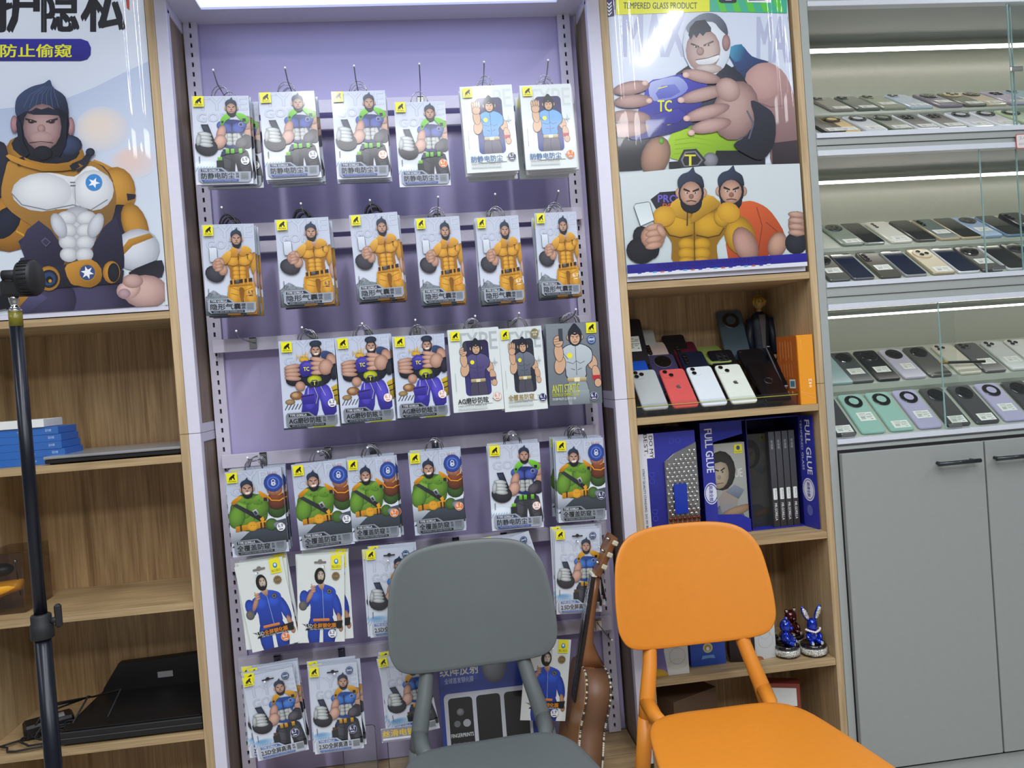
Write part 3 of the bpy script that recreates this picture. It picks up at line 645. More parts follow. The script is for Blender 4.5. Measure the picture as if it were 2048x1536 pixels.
for i, z in enumerate(RZ):
    t = thing('wall_rail', f'pale horizontal rail carrying the {ROWN[i]} row of packages', 'rail', (-.04, .11, z))
    o = MB(); o.box(-.495, .495, -.012, -.008, -.034, 0, RAILM, .0008); o.box(-.495, .495, -.008, .008, -.004, 0, RAILM); o.build('rail_face', t)
    if i < 2:
        o = MB(); o.box(-.478, .478, -.002, .010, -.075, -.044, RAILM, .002); o.build('lower_bar', t)
    for x in (-.488, .484):
        o = MB(); o.slab([(-.0, -.004), (.016, -.004), (.016, -.06)], x-.0015, x+.0015, RAILM, M=Matrix(((0, 1, 0, 0), (1, 0, 0, 0), (0, 0, 1, 0), (0, 0, 0, 1)))); o.build('end_bracket', t)
# hooks
def hook(x, zr, up, lab, y1=-.075, grp=None):
    t = thing('display_hook', lab, 'hook', (x, .096, zr-.016), group=grp)
    o = MB(); o.box(-.009, .009, -.0025, .0, -.014, .016, CHROME, .0008); o.box(-.009, .009, -.0025, .008, .013, .0162, CHROME); o.build('clip', t)
    L = y1-.096
    o = MB(); o.tube([(0, 0, .002), (0, L*.5, .004), (0, L*.82, .006+up*.1), (0, L*.95, .008+up*.6), (0, L, .008+up)], .0016, STEEL, 6); o.build('wire', t)
    o = MB(); o.ball((0, L, .008+up), .0027, TIPW, 8); o.build('tip', t)
    return t
# ================================================================== PACKAGES
SILV = mat('package_edge', (150, 155, 165), .25, .3); WBOX = mat('white_card', (225, 228, 226), .4); GBOX = mat('grey_card', (112, 118, 124), .4)
ORDN = ['first', 'second', 'third', 'fourth', 'fifth', 'sixth']
DESC = {'phone': 'silver package with a blue-vested figure holding a phone', 'phone2': 'hang-hole card with a blue-vested figure with yellow straps holding a phone',
 'yellow': 'package with a figure in a yellow suit', 'console': 'package with a figure in blue trousers gripping a blue game console',
 'green': 'package with a figure in a green jacket raising a fist with a padlock', 'win_lb': 'white box with a cartoon figure in a light blue shirt',
 'win_pu': 'white box with a cartoon figure in a purple shirt', 'win_gy': 'white box with a cartoon figure in a grey shirt and gold title',
 'grey': 'dark grey package with a cartoon figure in a pale shirt', 'blue': 'white hang-hole card with a man in a blue jumpsuit'}
SHORT = {'phone': 'silver blue-vest package', 'phone2': 'blue-vest hang-hole card', 'yellow': 'yellow-suit package', 'console': 'game-console package', 'green': 'green-jacket package',
 'win_lb': 'white light-blue-shirt box', 'win_pu': 'white purple-shirt box', 'win_gy': 'white grey-shirt gold-title box', 'grey': 'dark grey cartoon package', 'blue': 'white blue-jumpsuit card'}
LAY = ('second', 'third', 'fourth', 'fifth', 'sixth')
WHT, ORG, NAV, GRY = '#e8e8ea', '#dd7a34', '#30365e', '#4a5060'
def package(kind, size, sbg, sink, x, top, w, h, rot, yaw, y, thick, label, hang='wire', spos=(.88, .78), grp=None):
    t = thing('screen_protector_package', label, 'package', (x, y, top), (0, math.radians(rot), math.radians(yaw)), grp)
    body = {'win_lb': WBOX, 'win_pu': WBOX, 'win_gy': WBOX, 'blue': WBOX, 'grey': GBOX}.get(kind, SILV)
    o = MB()
    if hang == 'hole':
        a, b, c, d = -.012, .012, -.0235, -.0125
        o.box(-w/2, w/2, 0, thick, -h, c, body); o.box(-w/2, a, 0, thick, c, 0, body); o.box(b, w/2, 0, thick, c, 0, body); o.box(a, b, 0, thick, d, 0, body)
    else: o.box(-w/2, w/2, 0, thick, -h, 0, body, .0012)
    o.build('package_body', t)
    me, H = art_mesh(kind)
    f = me.copy(); COL.objects.link(f); f.parent = t; f.scale = (w/100, 1, h/H); f.location = (-w/2, -.0001, 0)
    if size:
        s = sticker(size, sbg, sink).copy(); COL.objects.link(s); s.parent = t; s.location = (-w/2+spos[0]*w-9*_S*.92, -.0030, -spos[1]*h+9*_S*.92); s.scale = (.92, 1, .92)
    if hang == 'wire':
        o = MB(); q = [(.021*math.cos(a), thick/2, -.004+.030*math.sin(a)) for a in [math.pi*i/10 for i in range(11)]]; o.tube(q, .0011, STEEL, 5); o.build('hanger', t)
    elif hang == 'ring':
        o = MB(); q = [(.019*math.cos(a), thick/2, -.002+.026*math.sin(a)) for a in [math.pi*i/10 for i in range(11)]]; o.tube(q, .0024, BLACK, 6); o.build('hanger', t)
    return t
# row, hook x, [kind, size, bg, ink, cx, top, w, h, rot(deg), hang, stack, thickness]
ROWS = [
 [('phone', '6.9', WHT, NAV, -.434, 1.957, .132, .21, 1.2, 'wire', 3), ('phone', '6.3', WHT, NAV, -.279, 1.962, .131, .209, -.6, 'wire', 5), ('phone', '6.1', WHT, ORG, -.109, 1.958, .129, .212, .4, 'wire', 4),
  ('phone', '6.7', ORG, WHT, .037, 1.927, .125, .207, .2, 'wire', 1), ('win_lb', '6.7', GRY, WHT, .203, 1.961, .130, .213, -.9, 'wire', 4), ('win_lb', '6.1', ORG, WHT, .352, 1.959, .130, .210, -.5, 'wire', 5)],
 [('yellow', '6.9', WHT, NAV, -.440, 1.652, .121, .217, 1.4, 'ring', 4), ('yellow', '6.3', WHT, NAV, -.267, 1.657, .127, .211, -.6, 'ring', 5), ('yellow', '6.7', WHT, ORG, -.096, 1.660, .116, .212, -1.6, 'ring', 5),
  ('yellow', '6.1', WHT, ORG, .058, 1.643, .110, .214, -.6, 'wire', 4), ('yellow', '6.7', NAV, WHT, .206, 1.637, .108, .215, -.8, 'wire', 4), ('yellow', '6.1', NAV, WHT, .354, 1.640, .106, .211, .4, 'wire', 5)],
 [('console', '6.3', WHT, NAV, -.278, 1.364, .132, .214, .6, 'wire', 3), ('console', '6.1', WHT, ORG, -.146, 1.364, .130, .212, -.5, 'wire', 3), ('console', '6.7', WHT, ORG, -.010, 1.357, .127, .204, .2, 'wire', 3),
  ('win_pu', '6.1', '#d9dedd', ORG, .126, 1.364, .126, .205, -.2, 'wire', 3), ('win_gy', '6.1', NAV, WHT, .243, 1.359, .108, .208, -.6, 'wire', 3), ('grey', '6.1', NAV, WHT, .376, 1.361, .134, .205, 1.2, 'wire', 5)],
 [('green', '6.9', WHT, NAV, -.427, 1.062, .132, .206, -1.0, 'wire', 5), ('green', '6.3', WHT, NAV, -.272, 1.067, .130, .209, -1.8, 'wire', 2), ('green', '6.7', ORG, WHT, -.147, 1.067, .116, .201, -.2, 'wire', 5),
  ('green', '6.1', ORG, WHT, .007, 1.071, .126, .205, -.7, 'wire', 3), ('phone', '6.1', WHT, ORG, .206, 1.070, .130, .213, 1.2, 'wire', 4), ('green', '6.1', NAV, WHT, .372, 1.069, .124, .208, 1.4, 'wire', 6)],
 [('blue', '6.7', ORG, WHT, -.432, .838, .113, .211, -7.2, 'hole', 4), ('blue', '6.3', WHT, NAV, -.284, .840, .112, .212, 4.0, 'hole', 4), ('phone2', '6.3', WHT, NAV, -.120, .841, .118, .215, .4, 'hole', 3),
  ('phone2', '6.7', ORG, WHT, .170, .836, .118, .21, -14, 'hole', 3), ('phone2', '6.1', WHT, ORG, .350, .842, .116, .212, 2.6, 'hole', 4)],
 [('phone2', '6.7', NAV, WHT, -.432, .571, .122, .207, -6.6, 'hole', 6), ('phone2', '6.1', NAV, WHT, -.277, .571, .117, .213, -.4, 'hole', 4), ('phone2', '6.1', NAV, WHT, -.113, .580, .116, .205, -7.4, 'hole', 3),
  ('blue', '6.9', WHT, NAV, .258, .573, .115, .205, 8.5, 'hole', 1)]]
OVERR = {(4, 3): 'stack mostly hidden behind grey chair', (4, 4): 'stack right of grey chair back', (5, 2): 'stack beside grey chair left post', (5, 3): 'spot between grey chair and guitar'}
rnd = random.Random(11)
for ri, row in enumerate(ROWS):
    for ci, (kind, size, sbg, sink, x, top, w_, h_, rot, hang, n) in enumerate(row):
        where = OVERR.get((ri, ci), f'{ORDN[ci]} stack, {ROWN[ri]} row')
        th = .011 if kind.startswith('win') else (.0018 if hang == 'hole' else .0068); gap = th+(.0022 if hang != 'hole' else .004)
        spos = {'green': (.90, .70), 'console': (.89, .73), 'win_lb': (.88, .84), 'win_pu': (.88, .84), 'win_gy': (.90, .86), 'grey': (.84, .91), 'blue': (.74, .90), 'phone2': (.80, .76), 'phone': (.88, .74)}.get(kind, (.88, .77))
        y = -.045
        p = package(kind, size, sbg, sink, x, top, w_, h_, rot, rnd.uniform(-1, 1), y, th, f'{size} inch {SHORT[kind]}, front one of the {where}', hang, spos)
        amp = 1 if hang != 'hole' else 2.2
        for k in range(1, n):
            d = dup(p, f'{SHORT[kind]}, {LAY[k-1]} layer back in the {where}', f'packages behind the front one, {ROWN[ri]} row stack {ci+1}')
            d.location = (x+rnd.uniform(-.004, .006)*amp+(.012 if (ri, ci, k) == (0, 0, n-1) else 0), y+k*gap+k*(.010 if n < 5 else .006)*(hang != 'hole'), top+rnd.uniform(-.003, .003)+(k*.003 if hang == 'hole' else 0))
            d.rotation_euler = (0, math.radians(rot*(.4)+rnd.uniform(-1.2, 1.2)*amp), math.radians(rnd.uniform(-.6, .6)))
        hook(x+(.006 if ci % 2 else -.003), RZ[ri], .022 if ri == 0 else (.012 if ri < 4 else .0), f'chrome hook holding the {where}', -.078 if ri < 4 else -.062)
hook(-.433, RZ[2], .014, 'bare chrome hook at the left end of the third rail', -.075)
hook(.048, RZ[4], .004, 'bare chrome hook just above the grey chair back', -.06)
hook(.416, RZ[5], .004, 'bare chrome hook right of the guitar neck on the lowest rail', -.06)
# blue tray box with three dark windows
t = thing('retail_tray_box', 'blue and white display box with three dark windows behind the grey chair', 'display box', (.10, .05, .235))
o = MB(); o.slab([(-.125, 0), (.125, 0), (.125, .215), (.118, .262), (.085, .285), (.062, .335), (.03, .345), (-.06, .335), (-.12, .30), (-.125, .26)], -.02, .05, mat('royal_blue_card', (38, 60, 160), .35), .001); o.build('box_body', t)
a = Art(100, 138, T=lambda x, y: (-.125+x*.0025, .345-y*.0025), clip=(-.125, .125, 0, .345))
a.poly([(0, 34), (2, 18), (26, 4), (62, 0), (75, 4), (84, 24), (97, 33), (100, 52), (100, 138), (0, 138)], '#2a46a8', '#1f3590')
a.blob(58, 16, 22, 22, '#4f7ac8', '#20388c'); a.blob(58, 34, 13, 18, '#8f949c', '#3a3e48'); a.blob(78, 14, 8, 16, '#aab4c6', '#4a5a86', rot=-10); a.blob(58, 14, 7, 12, '#2c3038', '#14161c')
for i in range(4): a.blob(50, 12+i*5, 8, 2.6, '#b9bcc2', '#5a5e68', rot=-10)
a.poly([(2, 30), (40, 26), (40, 46), (2, 48)], '#3a55b4'); a.text('纹降反射', 2, 28, 42, 40, '#e8e4d0', .03); a.text('全球首发钢化膜', 6, 42, 36, 48, '#cfd8f0', .0)
a.rect(4, 58, 94, 138, '#c9ccd6', r=5)
for i, x in enumerate((8, 37, 66)): a.rect(x, 63, x+25, 138, '#0d0e13', r=4)
a.blob(20, 78, 4, 4, '#8a8d92', '#3a3c40'); a.text('FINGERPRINTS', 9, 100, 32, 104, '#d5d8dc', .03); a.text('REFLECTION REDUCTION', 10, 110, 31, 112, '#b5b8bc', .02); a.disc(16, 90, 3.4, '#6d7076'); a.disc(26, 90, 4, '#a9acb2')
f = a.build('printed_front', t); f.location = (0, -.0205, 0)
# clear cases hanging low
for k, (x, lab) in enumerate(((-.235, 'clear empty plastic case sleeve below the second card of the bottom row'), (-.125, 'clear plastic case sleeve with yellow lettering below the third card of the bottom row'))):
    t = thing('clear_sleeve', lab, 'sleeve', (x, .02+.02*k, .235))
    o = MB(); o.slab(rrect(.085, .15, .008, 4, 0, .076), 0, .012, ACRYL, .001); o.build('sleeve_body', t)
    o = MB(); o.tube([(p[0], -.001, p[1]) for p in rrect(.083, .148, .008, 4, 0, .076)]+[(.0415, -.001, .14)], .0011, mat('sleeve_rim', (70, 72, 80), .3), 5); o.build('rim', t)
t = thing('silk_label', 'small yellow lettered label clipped beside the left post of the grey chair', 'label', (-.125, -.075, .392))
a = Art(60, 20, T=lambda x, y: (-.045+x*.0015, .02-y*.0015), clip=(-1, 1, -1, 1)); a.rect(0, 0, 58, 22, '#8a8a98', r=3); a.text('丝滑电镀', 2, 3, 54, 14, '#e6c026', .04); a.rect(2, 15.5, 54, 19, '#d9dce4')
a.build('printed_front', t, PRINTM); o = MB(); o.box(-.045, .0425, 0, .0012, -.013, .02, WBOX); o.build('card', t)
# ================================================================== POSTERS (print drawn from measured positions on the poster's own plane)
def poster(label, x0, x1, z0, z1, y, draw, sc, ox, oy):
    t = thing('poster', label, 'poster', ((x0+x1)/2, y, z0)); cx = (x0+x1)/2
    o = MB(); o.box(x0-cx, x1-cx, 0, .003, 0, z1-z0, WHITE); o.build('backing_board', t)
    def T(X, Y):
        p = at(X/sc+ox, Y/sc+oy, y); return (p.x-cx, p.z-z0)
    a = Art(1, 1, T=T, clip=(x0-cx, x1-cx, .012, z1-z0), eps=.00006)
    draw(a); f = a.build('printed_sheet', t); f.location = (0, -.0004, 0)
    # curled clear cover sheet
    V = []; F = []; n = 150; W_ = x1-x0
    for j in (0, 1, 2, 3, 4, 5, 6, 7, 8):
        zz = (z1-z0)*j/8
        for i in range(n+1):
            s = i/n; x = x0-cx+W_*s
            e = (.25+.75*(j/8)**1.3); d = .004+e*(.0045*math.exp(-((s-.06)/.022)**2)+.003*math.exp(-((s-.125)/.016)**2)+.004*math.exp(-((s-.955)/.016)**2)+.0035*math.exp(-((s-.90)/.014)**2))
            V.append((x, -d-.004, zz))
    for j in range(8):
        for i in range(n): k = j*(n+1)+i; F.append((k, k+1, k+n+2, k+n+1))
    o = MB(); o.add(V, F, FILM, True); o.build('clear_cover', t)
    return t
def draw_right(a):          # crop scale 2.65, origin (1190, 0)
    P = a.poly; B = a.blob
    P([(-100, -400), (1400, -400), (1400, 1700), (-100, 1700)], '#c9d2e6', '#dfe6f0')
    P([(40, 880), (1090, 860), (1130, 1400), (140, 1440)], '#c8d2d4', '#b9c4c6')
    for w_, q in (('MAX', (150, 60, 480, 300)), ('MAX', (860, 90, 1100, 330))): a.text(w_, q[0], q[1], q[2], q[3], '#b3b9d4', .03)
    P([(30, -60), (108, -60), (108, 84), (50, 96)], '#23205c'); P([(40, -40), (80, -44), (80, 0), (40, 0)], '#a04a8c')
    for i in range(4): P([(62, 10+i*18), (74, 22+i*18), (88, 8+i*18), (88, 16+i*18), (74, 32+i*18), (62, 18+i*18)], '#e6e6ee')
    P([(106, -60), (604, -60), (607, 62), (112, 80)], '#dfe01c'); a.text('TEMPERED GLASS PRODUCT', 150, 14, 540, 48, '#23241c', .02)
    P([(604, -60), (1016, -60), (1016, 72), (607, 62)], '#3fae8c')
    for i in range(6): P([(620+i*75, -60), (655+i*75, -60), (700+i*75, 66), (665+i*75, 64)], '#56c23c')
    P([(655, -60), (752, -60), (748, 14), (735, 18), (668, 18), (655, 10)], '#1d2434'); a.rect(690, -6, 722, 4, '#e6e6ee'); P([(800, -40), (930, -40), (930, 16), (805, 14)], '#e6e8ea'); P([(812, -20), (900, -24), (900, 4), (812, 6)], '#3a3f60')
    # right arm and sleeve
    P([(830, 330), (930, 335), (1010, 400), (1060, 540), (1090, 720), (1110, 900), (940, 890), (930, 700), (880, 560), (800, 520), (770, 420)], '#b8928e', '#5a4046', 75, 3); B(890, 430, 95, 100, '#c29c96', '#a98480', rot=20); a.line([(850, 540), (930, 570), (1010, 560)], 7, '#7d5c5c'); P([(935, 760), (1100, 740), (1110, 900), (940, 890)], '#3a2c34', '#1c1820')
    P([(700, 270), (770, 238), (830, 300), (920, 330), (860, 340), (800, 390), (790, 470), (760, 440), (740, 360)], '#31508c', '#1a2140', 60, 3)
    P([(705, 262), (775, 236), (795, 300), (740, 330)], '#3f9cc0', '#1d3a70', 20, 2)
    P([(690, 400), (740, 350), (770, 440), (830, 560), (780, 560), (720, 470)], '#232a44', '#12141f', 60, 2)
    # body
    B(600, 560, 240, 240, '#2c3348', '#151926'); B(560, 760, 150, 100, '#9cc41e', '#4f7410'); P([(410, 700), (560, 690), (740, 720), (760, 830), (640, 860), (400, 840)], '#a5cc22', '#6a931a', 60, 3)
    for i in range(4): a.line([(420, 745+i*24), (520, 730+i*26), (640, 752+i*24)], 6, '#86ad1c')
    P([(640, 800), (780, 800), (900, 840), (900, 880), (620, 880)], '#12141c', '#20222c')
    P([(0, 740), (120, 700), (310, 735), (330, 880), (0, 900)], '#1b1d28', '#101118', 90, 3); B(320, 830, 75, 110, '#b08a74', '#5a4038', rot=20); B(350, 750, 14, 18, '#6db02c', '#2f5a12')
    P([(390, 860), (640, 840), (640, 890), (390, 895)], '#1a1c24'); B(610, 850, 40, 40, '#8d8f96', '#4a4c54')
    P([(440, 850), (468, 795), (535, 790), (585, 850), (555, 890), (460, 895)], '#2a2c34'); P([(452, 850), (475, 806), (530, 802), (570, 850), (545, 880), (470, 885)], '#75777c'); P([(462, 850), (480, 814), (526, 810), (560, 850), (540, 874), (474, 880)], '#1d1f26'); a.text('T', 474, 822, 530, 880, '#d6cf3c', .05)
    # head, with white glare painted in as a pale silhouette around it
    B(590, 240, 128, 170, '#dfe6ee', '#c0cad8', h=(0, 0)); B(505, 245, 20, 40, '#a98684', '#6d4c50'); B(692, 230, 22, 45, '#a98684', '#6d4c50')
    P([(480, 150), (510, 110), (570, 75), (640, 80), (690, 130), (700, 190), (660, 160), (620, 120), (540, 130), (500, 180)], '#7d8797', '#3a4254', 30, 3)
    B(570, 270, 92, 115, '#c9b4ae', '#8f716c', h=(.3, 0)); P([(492, 190), (500, 150), (530, 115), (580, 108), (612, 150), (612, 172), (585, 175), (570, 195), (552, 178), (535, 205), (520, 185), (505, 215)], '#23262e', '#3a404e', 60)
    a.line([(505, 235), (548, 252)], 9, '#40302e'); a.line([(572, 246), (625, 222)], 9, '#6d5650'); B(530, 252, 12, 7, '#e8e2de', '#5b4640'); B(598, 242, 12, 7, '#e8e2de', '#8a736a'); a.disc(532, 252, 5, '#181214'); a.disc(598, 242, 5, '#3a3034')
    B(555, 275, 20, 22, '#b0938c', '#7d5e58'); P([(530, 325), (560, 318), (655, 292), (640, 330), (600, 345), (545, 345)], '#eceef0', '#cfd2d6', 90, 2); a.line([(530, 322), (590, 312), (655, 292)], 4, '#5b403c'); B(600, 368, 70, 24, '#cabdb8', '#a08a84')
    # console
    P([(285, 440), (350, 420), (455, 398), (560, 420), (590, 470), (520, 640), (460, 690), (330, 725), (200, 745), (180, 700), (240, 560)], '#3a3ab8', '#211c6c', 70, 3)
    P([(285, 450), (340, 425), (440, 410), (490, 470), (430, 520), (330, 540), (290, 520)], '#aab4e0', '#7580c8', 60, 3)
    P([(318, 500), (350, 458), (420, 450), (450, 490), (400, 520), (335, 530)], '#6d78c8', '#4c50b0'); a.line([(330, 474), (380, 460)], 5, '#e8e23c'); a.line([(380, 665), (436, 650)], 5, '#e8e23c')
    P([(310, 610), (440, 575), (480, 610), (440, 655), (360, 665)], '#3330a0', '#28238a'); a.line([(310, 610), (440, 575), (480, 610), (440, 655), (360, 665)], 4, '#17145a', True)
    a.text('TC', 330, 535, 402, 595, '#dfe02c', .05)
    # hands
    for i, (x, y, l, w_, r) in enumerate(((190, 470, 100, 36, -10), (200, 540, 105, 36, -4), (180, 625, 110, 38, 2), (170, 690, 115, 42, -6))): B(x, y, l, w_, '#b8968e', '#6d4c4a', rot=r)
    for x, y in ((262, 445), (284, 538)): B(x, y, 17, 14, '#e0c2b8', '#b08c84')
    B(740, 590, 120, 160, '#b99a92', '#6d4f4e', rot=15)
    for x, y, l, w_, r in ((560, 410, 105, 34, 12), (570, 505, 130, 36, -14), (590, 600, 125, 36, -16), (610, 670, 110, 38, -12)): B(x, y, l, w_, '#c0a098', '#7a5856', rot=r)
    B(700, 480, 70, 60, '#c4a69e', '#8a6864', rot=40)
    for x, y in ((478, 402), (452, 535), (482, 632), (506, 708)): B(x, y, 19, 16, '#e0c2b8', '#b08c84')
    P([(820, 540), (880, 560), (945, 620), (945, 760), (880, 850), (790, 820), (730, 770), (800, 720), (840, 640)], '#26283c', '#0f1018', 60, 3); a.line([(800, 590), (835, 660), (810, 740)], 8, '#5a5e70')
    # lower pair
    P([(95, 930), (560, 885), (1090, 870), (1140, 1500), (130, 1500)], '#cbd4d6', '#bcc8ca'); 
    P([(290, 1060), (340, 1022), (430, 1015), (440, 1110), (330, 1130)], '#23252e', '#15161c', 0); a.text('PRO', 330, 1036, 432, 1076, '#6d5ac0', .05); a.text('DE', 355, 1082, 400, 1110, '#d0503c', .05)
    P([(720, 1120), (790, 1070), (860, 1080), (930, 1130), (1000, 1250), (930, 1270), (910, 1360), (700, 1370)], '#d0602e', '#9a3c1c', 60, 3); a.line([(850, 1100), (880, 1200), (860, 1330)], 5, '#8a3418'); a.line([(900, 1180), (960, 1230)], 5, '#8a3418'); B(960, 1300, 50, 70, SKIN, '#6a4a40', rot=20); B(1060, 1290, 60, 60, '#2a2c38', '#14151c', rot=10); B(1065, 1190, 48, 68, '#b58e7c', '#6a4a40')
    for i in range(4): B(1062, 1140+i*32, 46, 17, '#c4a08e', '#7a5848', rot=4)
    head(a, 716, 1010, 7.2, quiff=True)
    B(760, 1250, 80, 110, '#c39624', '#7c5a12', rot=-20); B(790, 1300, 62, 100, '#b99082', '#6a4a40', rot=-24)
    chest(a, 520, 1190, 330, '#c99a26', '#8a6414', h=200); P([(380, 1120), (440, 1050), (500, 1110), (480, 1170)], '#d0a230', '#9a721a', 60, 2); P([(520, 1120), (570, 1030), (660, 1080), (600, 1130), (500, 1190)], '#d0a230', '#9a721a', 60, 2); a.line([(484, 1120), (482, 1200)], 7, '#4a3a20')
    for x, y, r in ((700, 1130, 20), (360, 1150, -20)): B(x, y, 62, 54, '#cf9f30', '#b08020', rot=r)
    head(a, 503, 1020, 7.2)
    B(265, 1290, 95, 60, '#23242c', '#101116', rot=60); B(240, 1330, 80, 70, '#1d1e26', '#101116'); P([(200, 1100), (210, 1085), (275, 1075), (285, 1080), (308, 1170), (235, 1202)], '#c3ced0', '#d6e0e2'); a.line([(235, 1202), (200, 1100), (210, 1085), (275, 1075), (285, 1080), (308, 1170)], 3, '#3a4044')
    fist(a, 300, 1260, 6.4)
    P([(140, 1410), (1122, 1344), (1122, 1390), (146, 1456)], '#2b2590', '#231e7c'); a.text('SPECIALIZING IN THE PRODUCTION OF MOBILE PHONE FILM - DESIGNED BY A TYPE GORILLA', 320, 1385, 925, 1408, '#120f50', .01, M=lambda x, y: (x, y+(620-x)*.068-2))
    P([(146, 1456), (1122, 1390), (1128, 1500), (150, 1500)], '#d5d8e0')
    for i in range(18): a.line([(220+i*40, 1452-i*2.7), (240+i*40, 1450-i*2.7)], 7, ('#3a3a9c', '#d9d9e6', '#5a9cd0', '#b05a50')[i % 4])
def draw_left(a):           # crop scale 2.4, origin (0, 0)
    P = a.poly; B = a.blob
    P([(-1600, -500), (900, -500), (900, 760), (-1600, 760)], '#dfe5ee', '#c6cfdf'); P([(-1600, 760), (900, 760), (900, 1700), (-1600, 1700)], '#c6cfdf', '#dbe4e8')
    P([(-200, 560), (300, 480), (700, 300), (760, 330), (760, 660), (500, 740), (100, 760), (-200, 740)], '#a9b7d4', '#c9d2e2', 60, 3); B(490, 620, 130, 110, '#e0d2c6', '#c2cada'); B(640, 780, 110, 80, '#ddc4bc', '#c9d0dc')
    for t_, q in (('护', (-30, -110, 185, 155)), ('隐', (205, -100, 375, 152)), ('私', (395, -100, 596, 150)), ('保', (-250, -100, -50, 155))): a.text(t_, *q, '#1a1c24', .05)
    P([(596, -80), (620, -80), (622, 50), (610, 40)], '#b04a3c')
    P([(-300, 188), (390, 188), (424, 200), (438, 230), (436, 265), (420, 286), (390, 294), (-300, 294)], '#2c2a92', '#242078')
    a.text('防止偷窥', 5, 214, 345, 276, '#dede24', .05); a.text('有效', -180, 214, -20, 276, '#dede24', .05)
    # legs
    P([(100, 1240), (300, 1220), (480, 1240), (600, 1350), (640, 1520), (60, 1540), (80, 1400)], '#3c3854', '#211e30', 90, 2); B(420, 1450, 170, 130, '#4a4462', '#282438'); B(240, 1440, 130, 110, '#423c5a', '#242034')
    P([(60, 1470), (170, 1390), (230, 1430), (120, 1520)], '#5a567c', '#2e2a44'); P([(40, 1460), (130, 1390), (170, 1390), (90, 1480)], '#c08a34', '#7d5618')
    # far arm at left
    B(-20, 900, 110, 230, '#30304a', '#14141f'); B(40, 1060, 150, 150, '#b87f2c', '#6a4614', rot=20); P([(-60, 700), (50, 760), (50, 880), (0, 960), (-60, 960)], '#2a2c40', '#14151f', 30, 2); P([(90, 1160), (190, 1080), (220, 1200), (140, 1250)], '#2b3a68', '#161c34')
    B(30, 1070, 60, 90, '#1f2438', '#0e1018', rot=40); P([(80, 1105), (118, 1125), (122, 1138), (80, 1115)], '#c89a2c')
    # right arm
    P([(440, 780), (530, 800), (610, 860), (655, 940), (640, 1010), (690, 1120), (600, 1180), (560, 1000)], '#b98634', '#7d5618', 60, 3); B(570, 900, 80, 100, '#c8933c', '#8a5f1c', rot=-20); B(590, 1100, 85, 120, '#27263a', '#12121c', rot=-12); B(650, 1080, 60, 110, '#c08c38', '#7d5618', rot=-20)
    P([(430, 780), (500, 800), (545, 870), (540, 930), (500, 880)], '#23243a', '#12131c', 60, 2); P([(610, 930), (655, 935), (650, 955), (615, 965)], '#23202a')
    B(660, 1200, 110, 100, '#d6dae0', '#9498a4', rot=-18); P([(560, 1230), (620, 1150), (720, 1120), (740, 1140), (640, 1180), (580, 1240)], '#c08c38', '#8a5f1c', 60); P([(620, 1310), (700, 1270), (780, 1250), (780, 1330), (660, 1340)], '#1d1c26', '#2c2a36', 60, 2)
    B(700, 1400, 110, 80, '#d0aea4', '#8a6a68'); B(620, 1390, 60, 46, '#dcbab0', '#9a7a74', rot=-20); B(600, 1410, 30, 24, '#b69aa0', '#8a6a70'); B(640, 1350, 50, 34, '#c8a69c', '#8a6a68')
    P([(790, 1250), (900, 1250), (900, 1600), (800, 1600)], '#d5d8e0')
    # torso
    P([(60, 770), (200, 790), (420, 770), (520, 830), (560, 940), (540, 1060), (470, 1180), (480, 1260), (200, 1260), (190, 1120), (60, 1020), (10, 940), (30, 820)], '#b98634', '#5a4630', 60, 3)
    P([(190, 1060), (300, 1180), (310, 1270), (180, 1300), (100, 1180)], '#3a3650', '#221f30', 60, 2); P([(450, 1180), (560, 1040), (600, 1240), (580, 1300), (470, 1290)], '#322e46', '#1d1a28', 60, 2)
    P([(130, 850), (240, 830), (360, 850), (420, 800), (480, 820), (530, 900), (360, 1000), (140, 990), (60, 930)], '#dfe1e4', '#c9ccd2', 90, 3); B(205, 925, 145, 92, '#e2e4e6', '#bcbfc6'); B(450, 915, 100, 98, '#e2e4e6', '#b6b9c0'); a.line([(60, 930), (110, 985), (230, 1010), (355, 985), (440, 1010), (520, 960)], 5, '#74777f')
    a.line([(363, 900), (366, 1000)], 3, '#8a8d96'); a.rect(340, 875, 365, 881, '#6a6d76'); a.rect(342, 890, 367, 897, '#6a6d76')
    B(375, 1110, 95, 120, '#c9ccd2', '#8a8d96')
    for r in range(4):
        for q in (-1, 1): B(372+q*(46-r*3), 1050+r*58, 50-r*2, 36, '#dadcde', '#989ba4', rot=-6*q)
    for q in (-1, 1): B(375+q*88, 1085, 34, 64, '#cfd2d8', '#8f929c', rot=24*q); 
    a.disc(455, 878, 40, '#3d86c8'); st = [(455+(30 if i % 2 == 0 else 12)*math.cos(math.pi*i/5-1.2), 880+(26 if i % 2 == 0 else 11)*math.sin(math.pi*i/5-1.2)) for i in range(10)]; P(st, '#f0f2f6')
    P([(200, 1160), (222, 1140), (250, 1165), (226, 1188)], '#55506c'); P([(208, 1162), (223, 1148), (242, 1165), (226, 1180)], '#35314a')
    # belt
    P([(190, 1290), (330, 1270), (520, 1270), (600, 1300), (590, 1360), (190, 1390)], '#2c2838', '#1a1822'); P([(316, 1290), (350, 1262), (440, 1246), (490, 1290), (488, 1350), (440, 1382), (380, 1372), (345, 1362)], '#c68f38', '#8a5f1c', 60, 2)
    B(238, 1338, 56, 60, '#c68f38', '#8a5f1c'); a.disc(240, 1340, 44, '#1a2130'); a.disc(240, 1340, 32, '#2c4468'); a.disc(242, 1344, 17, '#15181f'); a.disc(246, 1350, 8, '#c68f38')
